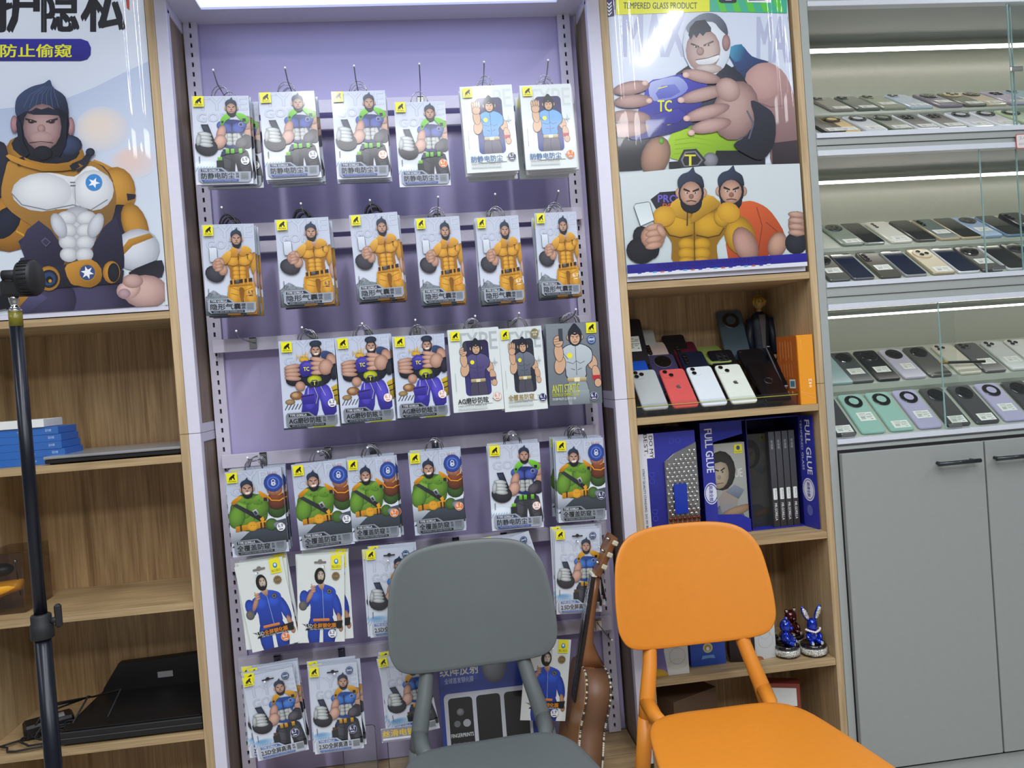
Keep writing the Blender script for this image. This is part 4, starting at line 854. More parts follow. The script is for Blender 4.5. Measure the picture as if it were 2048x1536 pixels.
    a.disc(424, 1310, 43, '#ab7a2a'); a.disc(424, 1310, 37, '#3a4c7c'); P([(424+(32 if i % 2 == 0 else 14)*math.cos(math.pi*i/6+.2), 1310+(32 if i % 2 == 0 else 14)*math.sin(math.pi*i/6+.2)) for i in range(12)], '#eef0f4')
    B(540, 1308, 42, 54, '#c68f38', '#8a5f1c'); B(550, 1310, 28, 46, '#20222c', '#101116')
    # collar ring and head
    B(225, 735, 190, 90, '#c48c34', '#7d5618', rot=8); B(225, 715, 165, 72, '#23283c', '#14161f', rot=8); B(330, 700, 70, 50, '#3a4668', '#171a28')
    B(75, 600, 18, 42, '#b0848a', '#6a4a52'); B(345, 610, 18, 44, '#b0848a', '#6a4a52')
    B(212, 600, 128, 175, '#1e2334', '#0d0f16'); B(212, 690, 95, 90, '#20222e', '#0f1016')
    P([(85, 560), (82, 490), (110, 450), (160, 420), (215, 405), (246, 388), (262, 425), (320, 470), (335, 560), (300, 530), (240, 525), (190, 525), (130, 540)], '#3a486a', '#171b28', 60, 3)
    for k in range(7): a.line([(120+k*28, 520), (150+k*20, 460), (215+k*8, 420)], 3, '#4d5d84')
    B(210, 615, 92, 112, '#b39492', '#6d5254', h=(0, .1)); P([(125, 545), (160, 535), (180, 522), (205, 530), (240, 520), (290, 540), (300, 560), (240, 556), (170, 556)], '#1e2334')
    for q, x in ((-1, 158), (1, 254)):
        a.poly([(x-q*-30, 570), (x-q*26, 586), (x-q*24, 594), (x+q*30, 580)], '#2a2022'); B(x, 588, 17, 10, '#4a3434', '#2a1c1c'); a.disc(x, 588, 6, '#120e10'); a.disc(x-3, 585, 2, '#e6e6e6')
    B(206, 622, 19, 20, '#b08e8a', '#7a5a5a'); B(208, 664, 56, 30, '#b39492', '#9a7a78'); a.line([(148, 690), (205, 684), (262, 690)], 4, '#4c3436'); B(212, 738, 46, 34, '#1b1d28', '#0e0f14')
    P([(88, 560), (110, 600), (118, 680), (150, 745), (130, 760), (95, 700)], '#1e2334', '#12141d'); P([(330, 560), (312, 600), (306, 680), (270, 745), (292, 760), (325, 700)], '#1e2334', '#12141d')
    P([(80, 770), (120, 755), (135, 790), (95, 800)], '#1b1d28'); P([(350, 790), (400, 770), (440, 720), (455, 740), (420, 800), (380, 830)], '#1b1d28', '#2c3040'); B(440, 735, 22, 20, '#2c3040', '#101116')
    P([(50, 745), (210, 800), (390, 790), (380, 815), (210, 826), (60, 775)], '#c48c34', '#8a5f1c', 60, 2); P([(340, 800), (375, 780), (392, 805), (355, 825)], '#23242c')
    P([(-60, 1420), (40, 1400), (60, 1480), (-60, 1500)], '#15161f'); 
poster('large poster of a muscular figure gripping a blue console above two figures', .5385, 1.028, 1.460, 2.32, .004, draw_right, 2.65, 1190, 0)
poster('large poster of a bearded figure in an orange and white space suit', -1.118, -.6055, 1.462, 2.36, .004, draw_left, 2.4, 0, 0)
# ================================================================== GREY DISPLAY CASE
CX0, CX1 = 1.0585, 2.55
t = thing('display_case', 'grey shop display case with three lit glass-fronted tiers of phones', 'display case', (1.8, .2, 0))
def part(name, boxes, m, c=.001, parent=None, off=(1.8, .2, 0)):
    o = MB()
    for b in boxes: o.box(b[0]-off[0], b[1]-off[0], b[2]-off[1], b[3]-off[1], b[4]-off[2], b[5]-off[2], b[6] if len(b) > 6 else m, c)
    return o.build(name, parent or t)
part('side_panel', [(CX0, CX0+.022, 0, .38, .0, 2.6)], GREY); part('side_panel', [(CX1-.022, CX1, 0, .38, 0, 2.6)], GREY)
part('back_panel', [(CX0+.022, CX1-.022, .345, .38, 0, 2.6)], CASEIN)
xa, xb = CX0+.0225, CX1-.0225
OPEN = ((1.822, 2.158, 1.916, 1.923, 2.015), (1.424, 1.762, 1.525, 1.536, 1.628), (1.004, 1.352, 1.122, 1.138, 1.238))
part('fascia', [(xa, xb, 0, .345, 2.172, 2.6), (xa, xb, -.004, .02, 2.158, 2.172, GREYL)], GREY)
for i, (zb, zt, zl, zl2, zk) in enumerate(OPEN):
    nz = OPEN[i+1][1] if i < 2 else .974
    part('fascia', [(xa, xb, .0, .345, nz+.014 if i < 2 else nz, zb-.013)], GREY)
    part('fascia_lip', [(xa, xb, -.005, .02, zb-.013, zb, GREYL), (xa, xb, -.0025, .0, (nz+zb)/2-.003, (nz+zb)/2-.002, SLOT)] + ([(xa, xb, -.004, .02, nz, nz+.014, GREYL)] if i < 2 else []), GREYL, 0)
    for nm, pts in (('lower_tray', [(.021, zb-.013), (.021, zb), (.148, zl-.012), (.156, zl-.012), (.156, zb-.013)]), ('upper_tray', [(.146, zl), (.146, zl2), (.150, zl2), (.300, zk), (.344, zk), (.344, zl-.02), (.158, zl-.02)])):
        o = MB(); o.slab(pts, xa, xb, CASEIN, M=Matrix(((0, 1, 0, -1.8), (1, 0, 0, -.2), (0, 0, 1, 0), (0, 0, 0, 1)))); o.build(nm, t)
    # LED profile under the roof of the tier
    yl = (.255, .255, .20)[i]
    part('light_profile', [(xa, xb, yl-.008, yl+.022, zt-.010, zt)], CASEIN, 0)
    part('light_strip', [(xa, xb, yl, yl+.012, zt-.0155, zt-.0105)], mat('led_glow', (255, 246, 240), .5, emit=11), 0)
# doors
for x0, x1, hx0, hx1 in ((1.0835, 1.4915, 1.341, 1.468), (1.4965, 1.905, 1.482, 1.61), (1.910, 2.52, 2.0, 2.13)):
    if x1 < 1.6: pass
    d = part('door', [(x0, x1, -.016, -.0005, .11, .966)], DOORG, .0012)
    o = MB(); h0, h1 = (hx0+.0, hx1-.006) if x0 < 1.2 else (x0+.012, x0+.135); zc = .919
    o.tube([(h0-1.8, -.040-.2, zc), (h1-1.8, -.040-.2, zc)], .0058, mat('handle_gunmetal', (62, 68, 70), .3, .7), 10)
    for hx in (h0+.012, h1-.012): o.tube([(hx-1.8, -.0165-.2, zc), (hx-1.8, -.040-.2, zc)], .0045, MATS['handle_gunmetal'], 8)
    o.build('handle', d)
part('plinth', [(xa, xb, -.0, .02, 0, .098)], GREY); part('worktop_board', [(xa, xb, .0205, .34, .954, .9735)], GREY)
part('door_backing', [(xa, xb, .001, .01, .098, .974)], SLOT, 0)
def pane(x0, x1, y, z0, z1, lab='glass_pane'):
    g = part(lab, [(x0, x1, y, y+.004, z0, z1)], GLASS, 0)
    part('polished_edge', [(x0-.0006, x0+.0012, y-.0002, y+.0042, z0, z1)], GEDGE, 0, g)
    return g
z = OPEN[0]; x1_ = ax(2019, 150, .01); pane(x1_, 2.50, .003, z[0]+.001, z[1]-.001); pane(x1_+.014, 2.51, .010, z[0]+.001, z[1]-.001)
z = OPEN[1]; x2_ = ax(1968, 420, .0); pane(x2_, 2.50, .003, z[0]+.001, z[1]-.001); pane(ax(2040, 420, .01), 2.51, .010, z[0]+.001, z[1]-.001)
z = OPEN[2]; x3_ = ax(1885, 720, .0); pane(x3_, 2.50, .003, z[0]+.001, z[1]-.001); pane(xa+.001, x3_+.05, .010, z[0]+.001, z[1]-.001)
for (xx, zz) in ((x1_, az(2022, 139, 0)), (x2_+.02, OPEN[1][0]+.010), (x3_+.012, OPEN[2][0]+.008), (xa+.02, OPEN[2][0]+.008)):
    part('glass_lock', [(xx-.006, xx+.032, -.004, .0022, zz-.006, zz+.007)], CHROME, .002)
tg = thing('price_card', 'small red-bordered price card stuck at the right end of the upper fascia', 'card', (ax(2052, 283, -.006), -.0065, az(2040, 283, -.006)))
o = MB(); o.slab(rrect(.062, .04, .005), -.001, 0, mat('card_red', (190, 70, 70), .4)); o.build('card', tg)
a = Art(62, 40, T=lambda x, y: ((x-31)*.001, (20-y)*.001), clip=(-1, 1, -1, 1)); a.rect(2, 2, 60, 38, '#d8d4d0', r=4); a.text('JLA', 10, 6, 30, 17, '#9a9a9c', .0); a.text('机价优惠', 8, 24, 34, 31, '#8a8a8c', .0)
f = a.build('printed_front', tg, PRINTM); f.location = (0, -.0011, 0)

# ================================================================== PHONES
LENS = mat('lens_black', (10, 11, 14), .08, 0, 1); RIM = mat('lens_rim', (120, 122, 126), .25, .9); STK = mat('sticker_white', (226, 230, 224), .5)
SCRN = mat('screen_black', (14, 17, 28), .06, 0, 1); SCRB = mat('screen_blue', (18, 28, 58), .06, 0, 1)
def phmat(c, metal=0): return mat('phone_%02x%02x%02x' % tuple(c), c, .22, metal, .3)
_ST = {}
def apple(parent, x, z, s, c, y):
    a = Art(1, 1, T=lambda p, q: (x+(p-50)*s/100, z-(q-50)*s/100), clip=(-9, 9, -9, 9))
    a.poly([(50, 30), (60, 26), (72, 27), (84, 36), (76, 46), (75, 58), (82, 68), (90, 72), (84, 86), (74, 97), (64, 98), (52, 94), (42, 98), (32, 97), (18, 80), (11, 60), (14, 40), (26, 28), (40, 27)], c, c, 90, 3)
    a.poly([(50, 24), (52, 12), (64, 2), (66, 4), (62, 16)], c, c, 90, 2)
    f = a.build('emblem', parent); f.location = (0, y, 0)
def phone(label, loc, tilt, col, cam='ring', w=.074, h=.158, rz=0, roll=0, stick=None, logo_=None, grp=None, frame=None, front=False, t_=.0082, camc=None):
    th = thing('smartphone', label, 'phone', loc, (0, 0, 0), grp)
    th.rotation_euler = (Matrix.Rotation(math.radians(rz), 3, 'Z') @ Matrix.Rotation(-math.radians(90-tilt), 3, 'X') @ Matrix.Rotation(math.radians(roll), 3, 'Y')).to_euler()
    M_ = phmat(col); FM = phmat(frame) if frame else M_
    o = MB(); o.slab(rrect(w, h, .0095, 4, 0, h/2), -t_, 0, FM, .0018, smooth=False); o.build('body', th)
    o = MB(); o.slab(rrect(w-.0042, h-.0042, .008, 4, 0, h/2), -t_-.0003, -t_+.0006, (SCRB if front == 'blue' else SCRN) if front else M_); o.build('display' if front else 'back_glass', th)
    y = -t_-.0003
    def lens(parent, x, z, r, d=.0015, rim=True, yy=y):
        o = MB()
        if rim: o.slab(circ(r, 16, x, z), yy-d, yy, RIM, .0003)
        o.slab(circ(r*.86, 14, x, z), yy-d-.0005, yy-.0001, LENS); o.build('lens', parent)
    if cam == 'ring' or cam == 'blob':
        o = MB(); zc = h-.034; r = .0245
        o.slab(circ(r+.0008, 28, 0, zc), y-.0022, y, phmat(camc) if camc else RIM, .0005); o.slab(circ(r, 28, 0, zc), y-.003, y-.0003, LENS, .0006)
        if cam == 'ring': o.slab(circ(r*.56, 20, 0, zc), y-.0034, y-.0003, M_)
        k = o.build('camera_module', th)
        for ang in (90, 0, 180, 270): 
            o = MB(); q = math.radians(ang); rr = r*(.78 if cam == 'ring' else .45); o.slab(circ(.0022 if cam == 'ring' else .006, 10, rr*math.cos(q), zc+rr*math.sin(q)), y-.0036, y-.003, RIM if cam == 'ring' and ang == 90 else LENS); o.build('lens', k)
    elif cam in ('tri', 'duo', 'vduo'):
        s = .031; o = MB(); o.slab(rrect(s, s, .008, 4, -w/2+.005+s/2, h-.005-s/2), y-.0014, y, M_, .0005); k = o.build('camera_module', th); cx, cz = -w/2+.005+s/2, h-.005-s/2
        P = {'tri': ((-.0075, .0075), (-.0075, -.0075), (.0078, 0)), 'duo': ((-.007, .007), (.007, -.007)), 'vduo': ((-.005, .0078), (-.005, -.0078))}[cam]
        for p in P: lens(k, cx+p[0], cz+p[1], .0066, .002, True, y-.0014)
    elif cam in ('col3', 'rect', 'pill'):
        cx = -w/2+.015; cz = h-.034; o = MB()
        if cam != 'col3': o.slab(rrect(.019 if cam == 'rect' else .014, .046, .004 if cam == 'rect' else .0068, 4, cx, cz), y-.002, y, LENS if cam == 'pill' else phmat((40, 36, 32)), .0006)
        else: o.slab(rrect(.013, .044, .006, 4, cx, cz), y-.0006, y, M_)
        k = o.build('camera_module', th)
        for j in (-1, 0, 1): lens(k, cx, cz+j*.0135, .0052, .0016, True, y-(.002 if cam != 'col3' else .0006))
    elif cam == 'single': lens(th, -w/2+.010, h-.010, .0042)
    elif cam == 'square':
        o = MB(); o.slab(rrect(.036, .036, .010, 4, 0, h-.034, ), y-.0012, y, phmat((34, 36, 42)), .0004); k = o.build('camera_module', th)
        for p in ((-.008, .008), (.008, .008), (-.008, -.008), (.008, -.008)): lens(k, p[0], h-.034+p[1], .0055, .0014, True, y-.0012)
    elif cam == 'gold':
        o = MB(); o.slab(circ(.0265, 28, 0, h-.034), y-.003, y, phmat((196, 180, 142)), .0008); o.slab(circ(.0235, 28, 0, h-.034), y-.0034, y-.0029, phmat((208, 196, 164))); k = o.build('camera_module', th)
        for p in ((-.009, .009), (.010, -.004), (-.008, -.010)): lens(k, p[0], h-.034+p[1], .0064, .002, True, y-.0034)
    elif cam == 'halo':
        o = MB(); pts = circ(.011, 22, 0, h*.5); o.tube([(p[0], y-.0002, p[1]) for p in pts+pts[:1]], .0006, RIM, 4); o.build('halo_ring', th)
        lens(th, .013, h*.5+.006, .003)
    if stick:
        sx, sz, sw, sh = (stick if isinstance(stick, tuple) else (.004, .030, .046, .030))
        k = (sw, sh)
        if k not in _ST:
            a = Art(1, 1, T=lambda p, q: ((p-.5)*sw, (.5-q)*sh), clip=(-1, 1, -1, 1)); a.rect(0, 0, 1, 1, '#e0e4dc'); 
            for j, (u0, u1, v0, c) in enumerate(((.14, .55, .14, '#a07a72'), (.6, .92, .2, '#8a9288'), (.14, .9, .3, '#9aa09a'), (.52, .92, .48, '#8a928a'), (.52, .8, .6, '#9aa09a'), (.14, .45, .48, '#6a706c'), (.14, .40, .60, '#6a706c'), (.14, .42, .72, '#6a706c'), (.72, .86, .78, '#3a403c'))):
                a.rect(u0, v0, u1, v0+.05, c)
            _ST[k] = a.build('price_sticker', None, PRINTM); COL.objects.unlink(_ST[k])
        s = _ST[k].copy(); COL.objects.link(s); s.parent = th; s.location = (sx, y-.0004, sz)
    if logo_ is not None: apple(th, 0, h*.52, .017, logo_, y-.0001)
    return th
G = 'phones laid out in the glass case'
def tier(i, which, items, desc):
    zb, zt, zl, zl2, zk = OPEN[i]
    if which == 'lower': y0, z0, y1, z1 = .021, zb, .148, zl-.012
    else: y0, z0, y1, z1 = .150, zl2, .300, zk
    ang = math.degrees(math.atan2(z1-z0, y1-y0)); L = math.hypot(z1-z0, y1-y0)
    n = (-math.sin(math.radians(ang)), math.cos(math.radians(ang)))
    for j, it in enumerate(items):
        lab, u, v, col, camk = it[:5]; kw = it[5] if len(it) > 5 else {}
        h = kw.pop('h', .158 if which == 'upper' else min(.158, L-.006)); s = .003; dx = kw.pop('dx', 0)
        yc = y0+(L*.8)*math.cos(math.radians(ang))
        x = max(ax(u, v, yc)+dx, xa+kw.get('w', .071)/2+.0012)
        phone(lab+' '+desc, (x, y0+s*math.cos(math.radians(ang))+n[0]*.0004, z0+s*math.sin(math.radians(ang))+n[1]*.0004), ang, col, camk, h=h, w=kw.pop('w', .071), **kw)
st = dict(stick=True)
hi = (.002, .052, .046, .030); lo = (.004, .022, .048, .028)
MINT, LIL, DK = (150, 190, 176), (176, 172, 200), (64, 66, 68)
d = '- lowest tier, front row'
tier(2, 'lower', [('dark phone with a sticker half hidden at the left end', 1646, 812, DK, 'blob', dict(stick=lo)), ('mint phone with ring camera, leftmost mint one', 1703, 802, MINT, 'ring', dict(stick=(.006, .062, .046, .034))), ('mint phone with ring camera and low sticker, second mint one', 1758, 797, MINT, 'ring', dict(stick=lo)),
 ('lilac phone with ring camera right of the two mint ones', 1812.5, 792, LIL, 'ring', dict(stick=hi)), ('charcoal phone with round camera left of the glass edge', 1867, 789, (74, 74, 72), 'blob', dict(stick=lo)), ('charcoal phone with round camera right of the glass edge', 1923, 785, (70, 71, 72), 'blob', dict(stick=lo)),
 ('lilac phone with ring camera, right-hand lilac one', 1977, 778, LIL, 'ring', dict(stick=hi)), ('charcoal phone with round camera at the right edge', 2031, 775, DK, 'blob', dict(stick=lo)), ('mint phone cut by the right edge of the picture', 2086, 768, MINT, 'ring')], d)
d = '- lowest tier, rear row'
tier(2, 'upper', [('pale blue phone corner at the left end', 1640, 724, (150, 176, 176), 'single', {}), ('mirror-finished dark phone, leftmost full one', 1680, 717, (70, 78, 78), 'blob', dict(stick=hi)), ('mirror-finished black phone with oval camera, second from left', 1730, 713, (26, 30, 34), 'blob', dict(stick=hi)), ('lilac phone with dark round camera', 1780, 709, (186, 184, 200), 'blob', dict(stick=(.006, .058, .036, .030), camc=(60, 20, 26))),
 ('matt dark grey phone without a sticker', 1829, 703, (88, 90, 86), 'blob', dict(camc=(50, 52, 52))), ('cream phone with three big lenses', 1886, 699, (206, 204, 186), 'tri', {}), ('graphite phone in a clear bag', 1933, 697, (96, 98, 98), 'tri', dict(stick=hi)), ('silver phone with three lenses', 1984, 692, (198, 204, 202), 'tri', dict(stick=hi)), ('white phone with three lenses', 2031, 688, (214, 218, 214), 'tri', dict(stick=lo))], d)
d = '- middle tier, front row'
Fb = dict(front='blue', frame=(60, 62, 66)); Fk = dict(front=True, frame=(150, 150, 148))
def F(k): return dict(front=k, frame=(96, 98, 100))
tier(1, 'lower', [('charcoal phone with sticker cut by the case side', 1640, 522, (78, 80, 74), 'blob', dict(stick=hi, w=.064)), ('face-up phone with dark blue screen, leftmost', 1686, 524, DK, None, dict(front='blue', frame=(90, 92, 94), w=.064)), ('olive black phone with a small gold-rimmed camera block', 1738, 523, (72, 72, 62), 'rect', dict(stick=hi, w=.064)),
 ('face-up blue-screened phone between the olive and champagne phones', 1786, 517, DK, None, dict(front='blue', frame=(150, 150, 150), w=.066)), ('champagne phone with a round three-lens camera', 1840, 516, (206, 196, 166), 'gold', dict(stick=lo, w=.068, frame=(150, 140, 112))), ('face-up phone with dark screen right of the champagne phone', 1888, 512, DK, None, dict(front='blue', frame=(210, 212, 212), w=.066)),
 ('olive black phone with round camera left of the glass edge', 1934, 511, (76, 76, 70), 'blob', dict(stick=hi, w=.064)), ('face-up phone with white top bar behind the glass edge', 1982, 508, DK, None, dict(front=True, frame=(210, 212, 212), w=.064)), ('black phone with round camera at the right edge', 2028, 506, (66, 66, 62), 'blob', dict(w=.064))], d)
d = '- middle tier, rear row'
tier(1, 'upper', [('green-grey phone with chrome round camera at the left end', 1662, 465, (128, 142, 128), 'blob', dict(stick=lo, w=.066)), ('face-up dark-screened phone, leftmost', 1703, 464, DK, None, dict(front=True, frame=(150, 158, 150), w=.066)), ('cream white phone with three small lenses in a column', 1755, 461, (212, 214, 202), 'col3', dict(stick=lo, w=.068)),
 ('face-up dark-screened phone right of the cream one', 1802, 458, DK, None, dict(front=True, frame=(90, 90, 88), w=.066)), ('mirror-backed phone with gold frame and camera column', 1847, 456, (86, 104, 102), 'pill', dict(stick=hi, w=.066, frame=(190, 176, 140))), ('face-up dark-screened phone with gold frame', 1888, 453, DK, None, dict(front=True, frame=(196, 182, 146), w=.066)),
 ('light blue phone with round camera', 1928, 450, (150, 176, 204), 'blob', dict(stick=hi, w=.066)), ('face-up dark-screened phone right of the light blue one', 1973, 447, DK, None, dict(front=True, frame=(120, 150, 180), w=.066)), ('thick black phone in a rugged case', 2022, 444, (34, 36, 40), 'pill', dict(stick=hi, w=.07, t_=.014))], d)
d = '- top tier, front row'
tier(0, 'lower', [('black phone corner at the left end', 1634, 244, (24, 24, 26), 'single', dict(stick=lo, w=.066)), ('gold phone with ring camera', 1659, 241, (196, 164, 96), 'ring', dict(stick=lo, w=.066, dx=.0)), ('pale grey phone with ring camera right of the gold one', 1711, 240, (186, 192, 196), 'ring', dict(stick=lo, w=.066)), ('dark green phone with ring camera', 1761, 237, (92, 104, 86), 'ring', dict(stick=lo, w=.066)),
 ('sparkling black phone, left one of the black pair', 1811, 236, (24, 26, 34), 'square', dict(stick=lo, w=.066, frame=(226, 230, 232))), ('sparkling black phone, right one of the black pair', 1863, 235, (22, 24, 32), 'square', dict(stick=lo, w=.066, frame=(226, 230, 232))), ('silver grey phone with ring camera right of the black pair', 1916, 234, (172, 176, 186), 'ring', dict(stick=lo, w=.066, frame=(226, 230, 232))), ('silver grey phone with ring camera, second from the right', 1966, 233, (176, 176, 184), 'ring', dict(stick=lo, w=.066, frame=(226, 230, 232))),
 ('light green phone with ring camera behind the glass edges', 2016, 230, (178, 196, 158), 'ring', dict(stick=lo, w=.066))], d)
d = '- top tier, rear row'
tier(0, 'upper', [('grey brown phone with clustered lenses at the left end', 1642, 199, (132, 130, 122), 'tri', dict(stick=lo, w=.07)), ('dark green-grey phone with clustered lenses', 1692, 198, (100, 108, 98), 'tri', dict(stick=lo, w=.07)), ('sage phone with clustered lenses and a higher sticker', 1742, 197, (140, 148, 128), 'tri', dict(stick=hi, w=.07)), ('pale blue phone with clustered lenses', 1793, 195, (180, 194, 206), 'tri', dict(stick=lo, w=.07)),
 ('mauve phone with round camera', 1850, 195, (122, 116, 130), 'blob', dict(stick=hi, w=.07)), ('dark olive phone with gold trimmed camera', 1897, 194, (100, 104, 88), 'gold', dict(stick=lo, w=.066)), ('cream beige phone with round camera', 1935, 192, (196, 182, 158), 'blob', dict(stick=lo, w=.07)), ('lilac phone near the glass edges', 1984, 191, (170, 160, 184), 'square', dict(stick=lo, w=.07)), ('light blue phone at the right edge', 2030, 189, (160, 186, 200), 'tri', dict(w=.07))], d)
pn = thing('slim_stick', 'slim black stick with a gold end lying across phones in the lowest lit tier', 'stick', (ax(1925, 724, .16), .165, az(1925, 724, .165)))  # plain black stick with a gold end, taken for the glass pane's handle
o = MB(); o.tube([(-.045, 0, .002), (.075, 0, -.003)], .0042, BLACK, 8); o.build('stick', pn)
o = MB(); o.tube([(-.072, 0, .003), (-.060, 0, .003), (-.0455, 0, .002)], [.003, .0046, .0046], mat('gold', (190, 150, 70), .3, .9), 8); o.build('gold_end', pn)

# ================================================================== TRAY OF PHONES (right bookcase, second compartment)
zs = 1.104
t = thing('acrylic_tray', 'clear stepped acrylic tray holding second-hand phones', 'tray', (.765, .02, zs))
o = MB(); o.box(-.222, .222, -.006, -.003, .001, .036, ACRYL); o.build('front_lip', t)
o = MB(); o.box(-.222, .222, -.0075, -.0065, .028, .0295, mat('yellow_edge', (176, 172, 60), .4)); o.build('yellow_edge', t)
o = MB()
for x in (-.2255, .2225): o.slab([(-.006, .001), (.195, .001), (.195, .115), (.175, .125), (.03, .036), (-.006, .036)], x, x+.003, ACRYL, M=Matrix(((0, 1, 0, 0), (1, 0, 0, 0), (0, 0, 1, 0), (0, 0, 0, 1))))
o.build('side_wall', t)
o = MB(); o.box(-.222, .222, -.002, .195, .001, .003, ACRYL)
for y, z in ((.075, .05), (.155, .09)): o.box(-.222, .222, y, y+.003, .003, z, ACRYL)
o.build('steps', t)
def tp(label, u, v, Yt, tilt, col, camk, rz=0, **kw):
    """top centre of the phone at pixel (u, v) on plane Yt, leaning back by tilt"""
    h = kw.get('h', .150); p = at(u, v, Yt); a = math.radians(tilt)
    c, s = math.cos(a)*h, math.sin(a)*h; rr = math.radians(rz)
    z = max(p.z-s, zs+.004)
    phone(label, (p.x+c*math.sin(rr), p.y-c*math.cos(rr), z), tilt, col, camk, rz=rz, **kw)
P2 = 'in the clear tray'
tp('dark phone in a black case with a white label leaning at the left end', 1256, 641, .25, 62, (22, 24, 32), None, h=.155, w=.068, stick=(0, .07, .036, .05))
tp('small white phone with a silver apple emblem leaning against the back', 1285, 662, .268, 60, (168, 168, 164), 'single', h=.125, w=.060, logo_='#e6e8ea')
tp('black phone leaning behind the dark red phones', 1343, 673, .262, 52, (18, 20, 26), None, h=.145, w=.068)
tp('teal phone with a ring camera leaning against the back wall', 1455, 624, .275, 66, (64, 84, 94), 'ring', rz=-3, h=.162, w=.076)
tp('lime green phone edge lying flat at the back', 1412, 697, .268, 25, (142, 160, 84), None, h=.12, w=.07)
tp('pale pink phone with a pill-shaped camera', 1304, 689, .25, 42, (188, 168, 160), 'pill', h=.150, w=.070)
tp('dark red patterned phone', 1362, 688, .25, 42, (78, 22, 40), 'pill', h=.150, w=.072)
tp('bright blue phone at the left end of the middle row', 1262, 717, .20, 40, (26, 82, 190), None, h=.150, w=.070)
tp('dark purple phone with a round camera', 1318, 713, .203, 42, (58, 54, 84), 'blob', h=.152, w=.078, camc=(120, 116, 150))
tp('navy phone with a slim camera pill', 1378, 707, .205, 42, (20, 28, 50), 'pill', h=.152, w=.074)
tp('black phone with a slanted square camera outline', 1436, 704, .205, 42, (18, 19, 28), 'square', h=.152, w=.074)
tp('black phone with small lens behind ringed black phone', 1496, 702, .195, 42, (20, 20, 26), 'single', h=.152, w=.076)
tp('silver phone with three lenses, leftmost of the front row', 1283, 744, .125, 43, (172, 178, 178), 'tri', h=.150, w=.071)
tp('coral red phone with a dark apple emblem', 1341, 742, .125, 43, (206, 88, 86), 'duo', h=.147, w=.071, logo_='#5c5050')
tp('white phone with two stacked lenses and no emblem', 1395, 737, .125, 43, (214, 222, 228), 'vduo', h=.150, w=.072)
tp('off-white phone with two diagonal lenses and a dark apple emblem', 1452, 733, .125, 43, (216, 222, 212), 'duo', h=.150, w=.073, logo_='#4c4a48')
tp('black phone with a thin glowing ring, rightmost of the front row', 1515, 728, .128, 43, (14, 14, 18), 'halo', h=.155, w=.075)
tp('phone standing on edge with a polished frame at the right end of the tray', 1535, 697, .16, 48, (20, 20, 24), None, rz=-2, h=.150, w=.010, frame=(150, 150, 160))
# figurine
fx, fy = .996, .236
FS = mat('suit_navy', (22, 28, 44), .5); FH = mat('hair_straw', (170, 140, 52), .6); FK = mat('figure_skin', (176, 140, 90), .5); FT = mat('trouser_denim', (26, 36, 62), .6)
t = thing('standing_figurine', 'straw-haired figurine in a dark jacket standing behind the phone tray', 'figurine', (fx, fy, zs))
def limb(pts, rad, m, name, n=10):
    o = MB(); o.tube(pts, rad, m, n); return o.build(name, t)
zt_ = az(1530, 588, .235)-zs; k = zt_/.30
o = MB(); o.lathe([(.030, 0), (.030, .006), (.027, .008)], BLACK, n=24); o.build('base', t)
for q in (-1, 1): limb([(q*.014*k, 0, .010), (q*.015*k, 0, .07*k), (q*.013*k, 0, .145*k)], [.010*k, .011*k, .015*k], FT, 'leg'); o = MB(); o.ball((q*.014*k, -.008, .014), (.009, .018, .008), BLACK, 8); o.build('shoe', t)
o = MB(); o.rings([[(cx_+rx*math.cos(a), ry*math.sin(a), z*k) for a in [2*math.pi*i/16 for i in range(16)]] for cx_, rx, ry, z in ((0, .026, .018, .115), (0, .024, .017, .15), (0, .026, .018, .19), (0, .031, .018, .222), (0, .024, .014, .243), (0, .009, .008, .252))], FS); o.build('jacket', t)
o = MB(); o.slab([(-.004, .15*k), (.005, .15*k), (.010, .243*k), (-.010, .243*k)], -.0195, -.015, mat('shirt_grey', (90, 84, 84), .6)); 
for j in range(4): o.ball((-.012, -.019, (.16+j*.014)*k), .0012, RIM, 6)
o.build('shirt_front', t)
for q in (-1, 1): limb([(q*.027*k, 0, .232*k), (q*.034*k, -.004, .185*k), (q*.032*k, -.012, .135*k)], [.011*k, .010*k, .008*k], FS, 'sleeve'); o = MB(); o.ball((q*.032*k, -.013, .124*k), (.006, .006, .008), FK, 8); o.build('hand', t)
limb([(0, 0, .248*k), (0, -.001, .262*k)], [.007, .007], FK, 'neck')
o = MB(); o.ball((0, -.002, .276*k), (.0155, .0165, .0185), FK, 14); o.ball((0, -.019, .275*k), (.003, .004, .003), FK, 6); 
for q in (-1, 1): o.ball((q*.006, -.0165, .279*k), (.002, .002, .0014), BLACK, 6); o.ball((q*.0155, 0, .276*k), (.002, .004, .005), FK, 6)
o.build('head', t)
o = MB(); o.ball((.001, .003, .282*k), (.0185, .018, .0185), FH, 14)
for j in range(9): a_ = -2.6+j*.52; o.tube([(.012*math.cos(a_), .003+.012*math.sin(a_), .292*k), (.021*math.cos(a_), .003+.019*math.sin(a_), .280*k), (.020*math.cos(a_), .003+.018*math.sin(a_), .268*k)], [.004, .005, .0015], FH, 6)
o.build('hair', t)
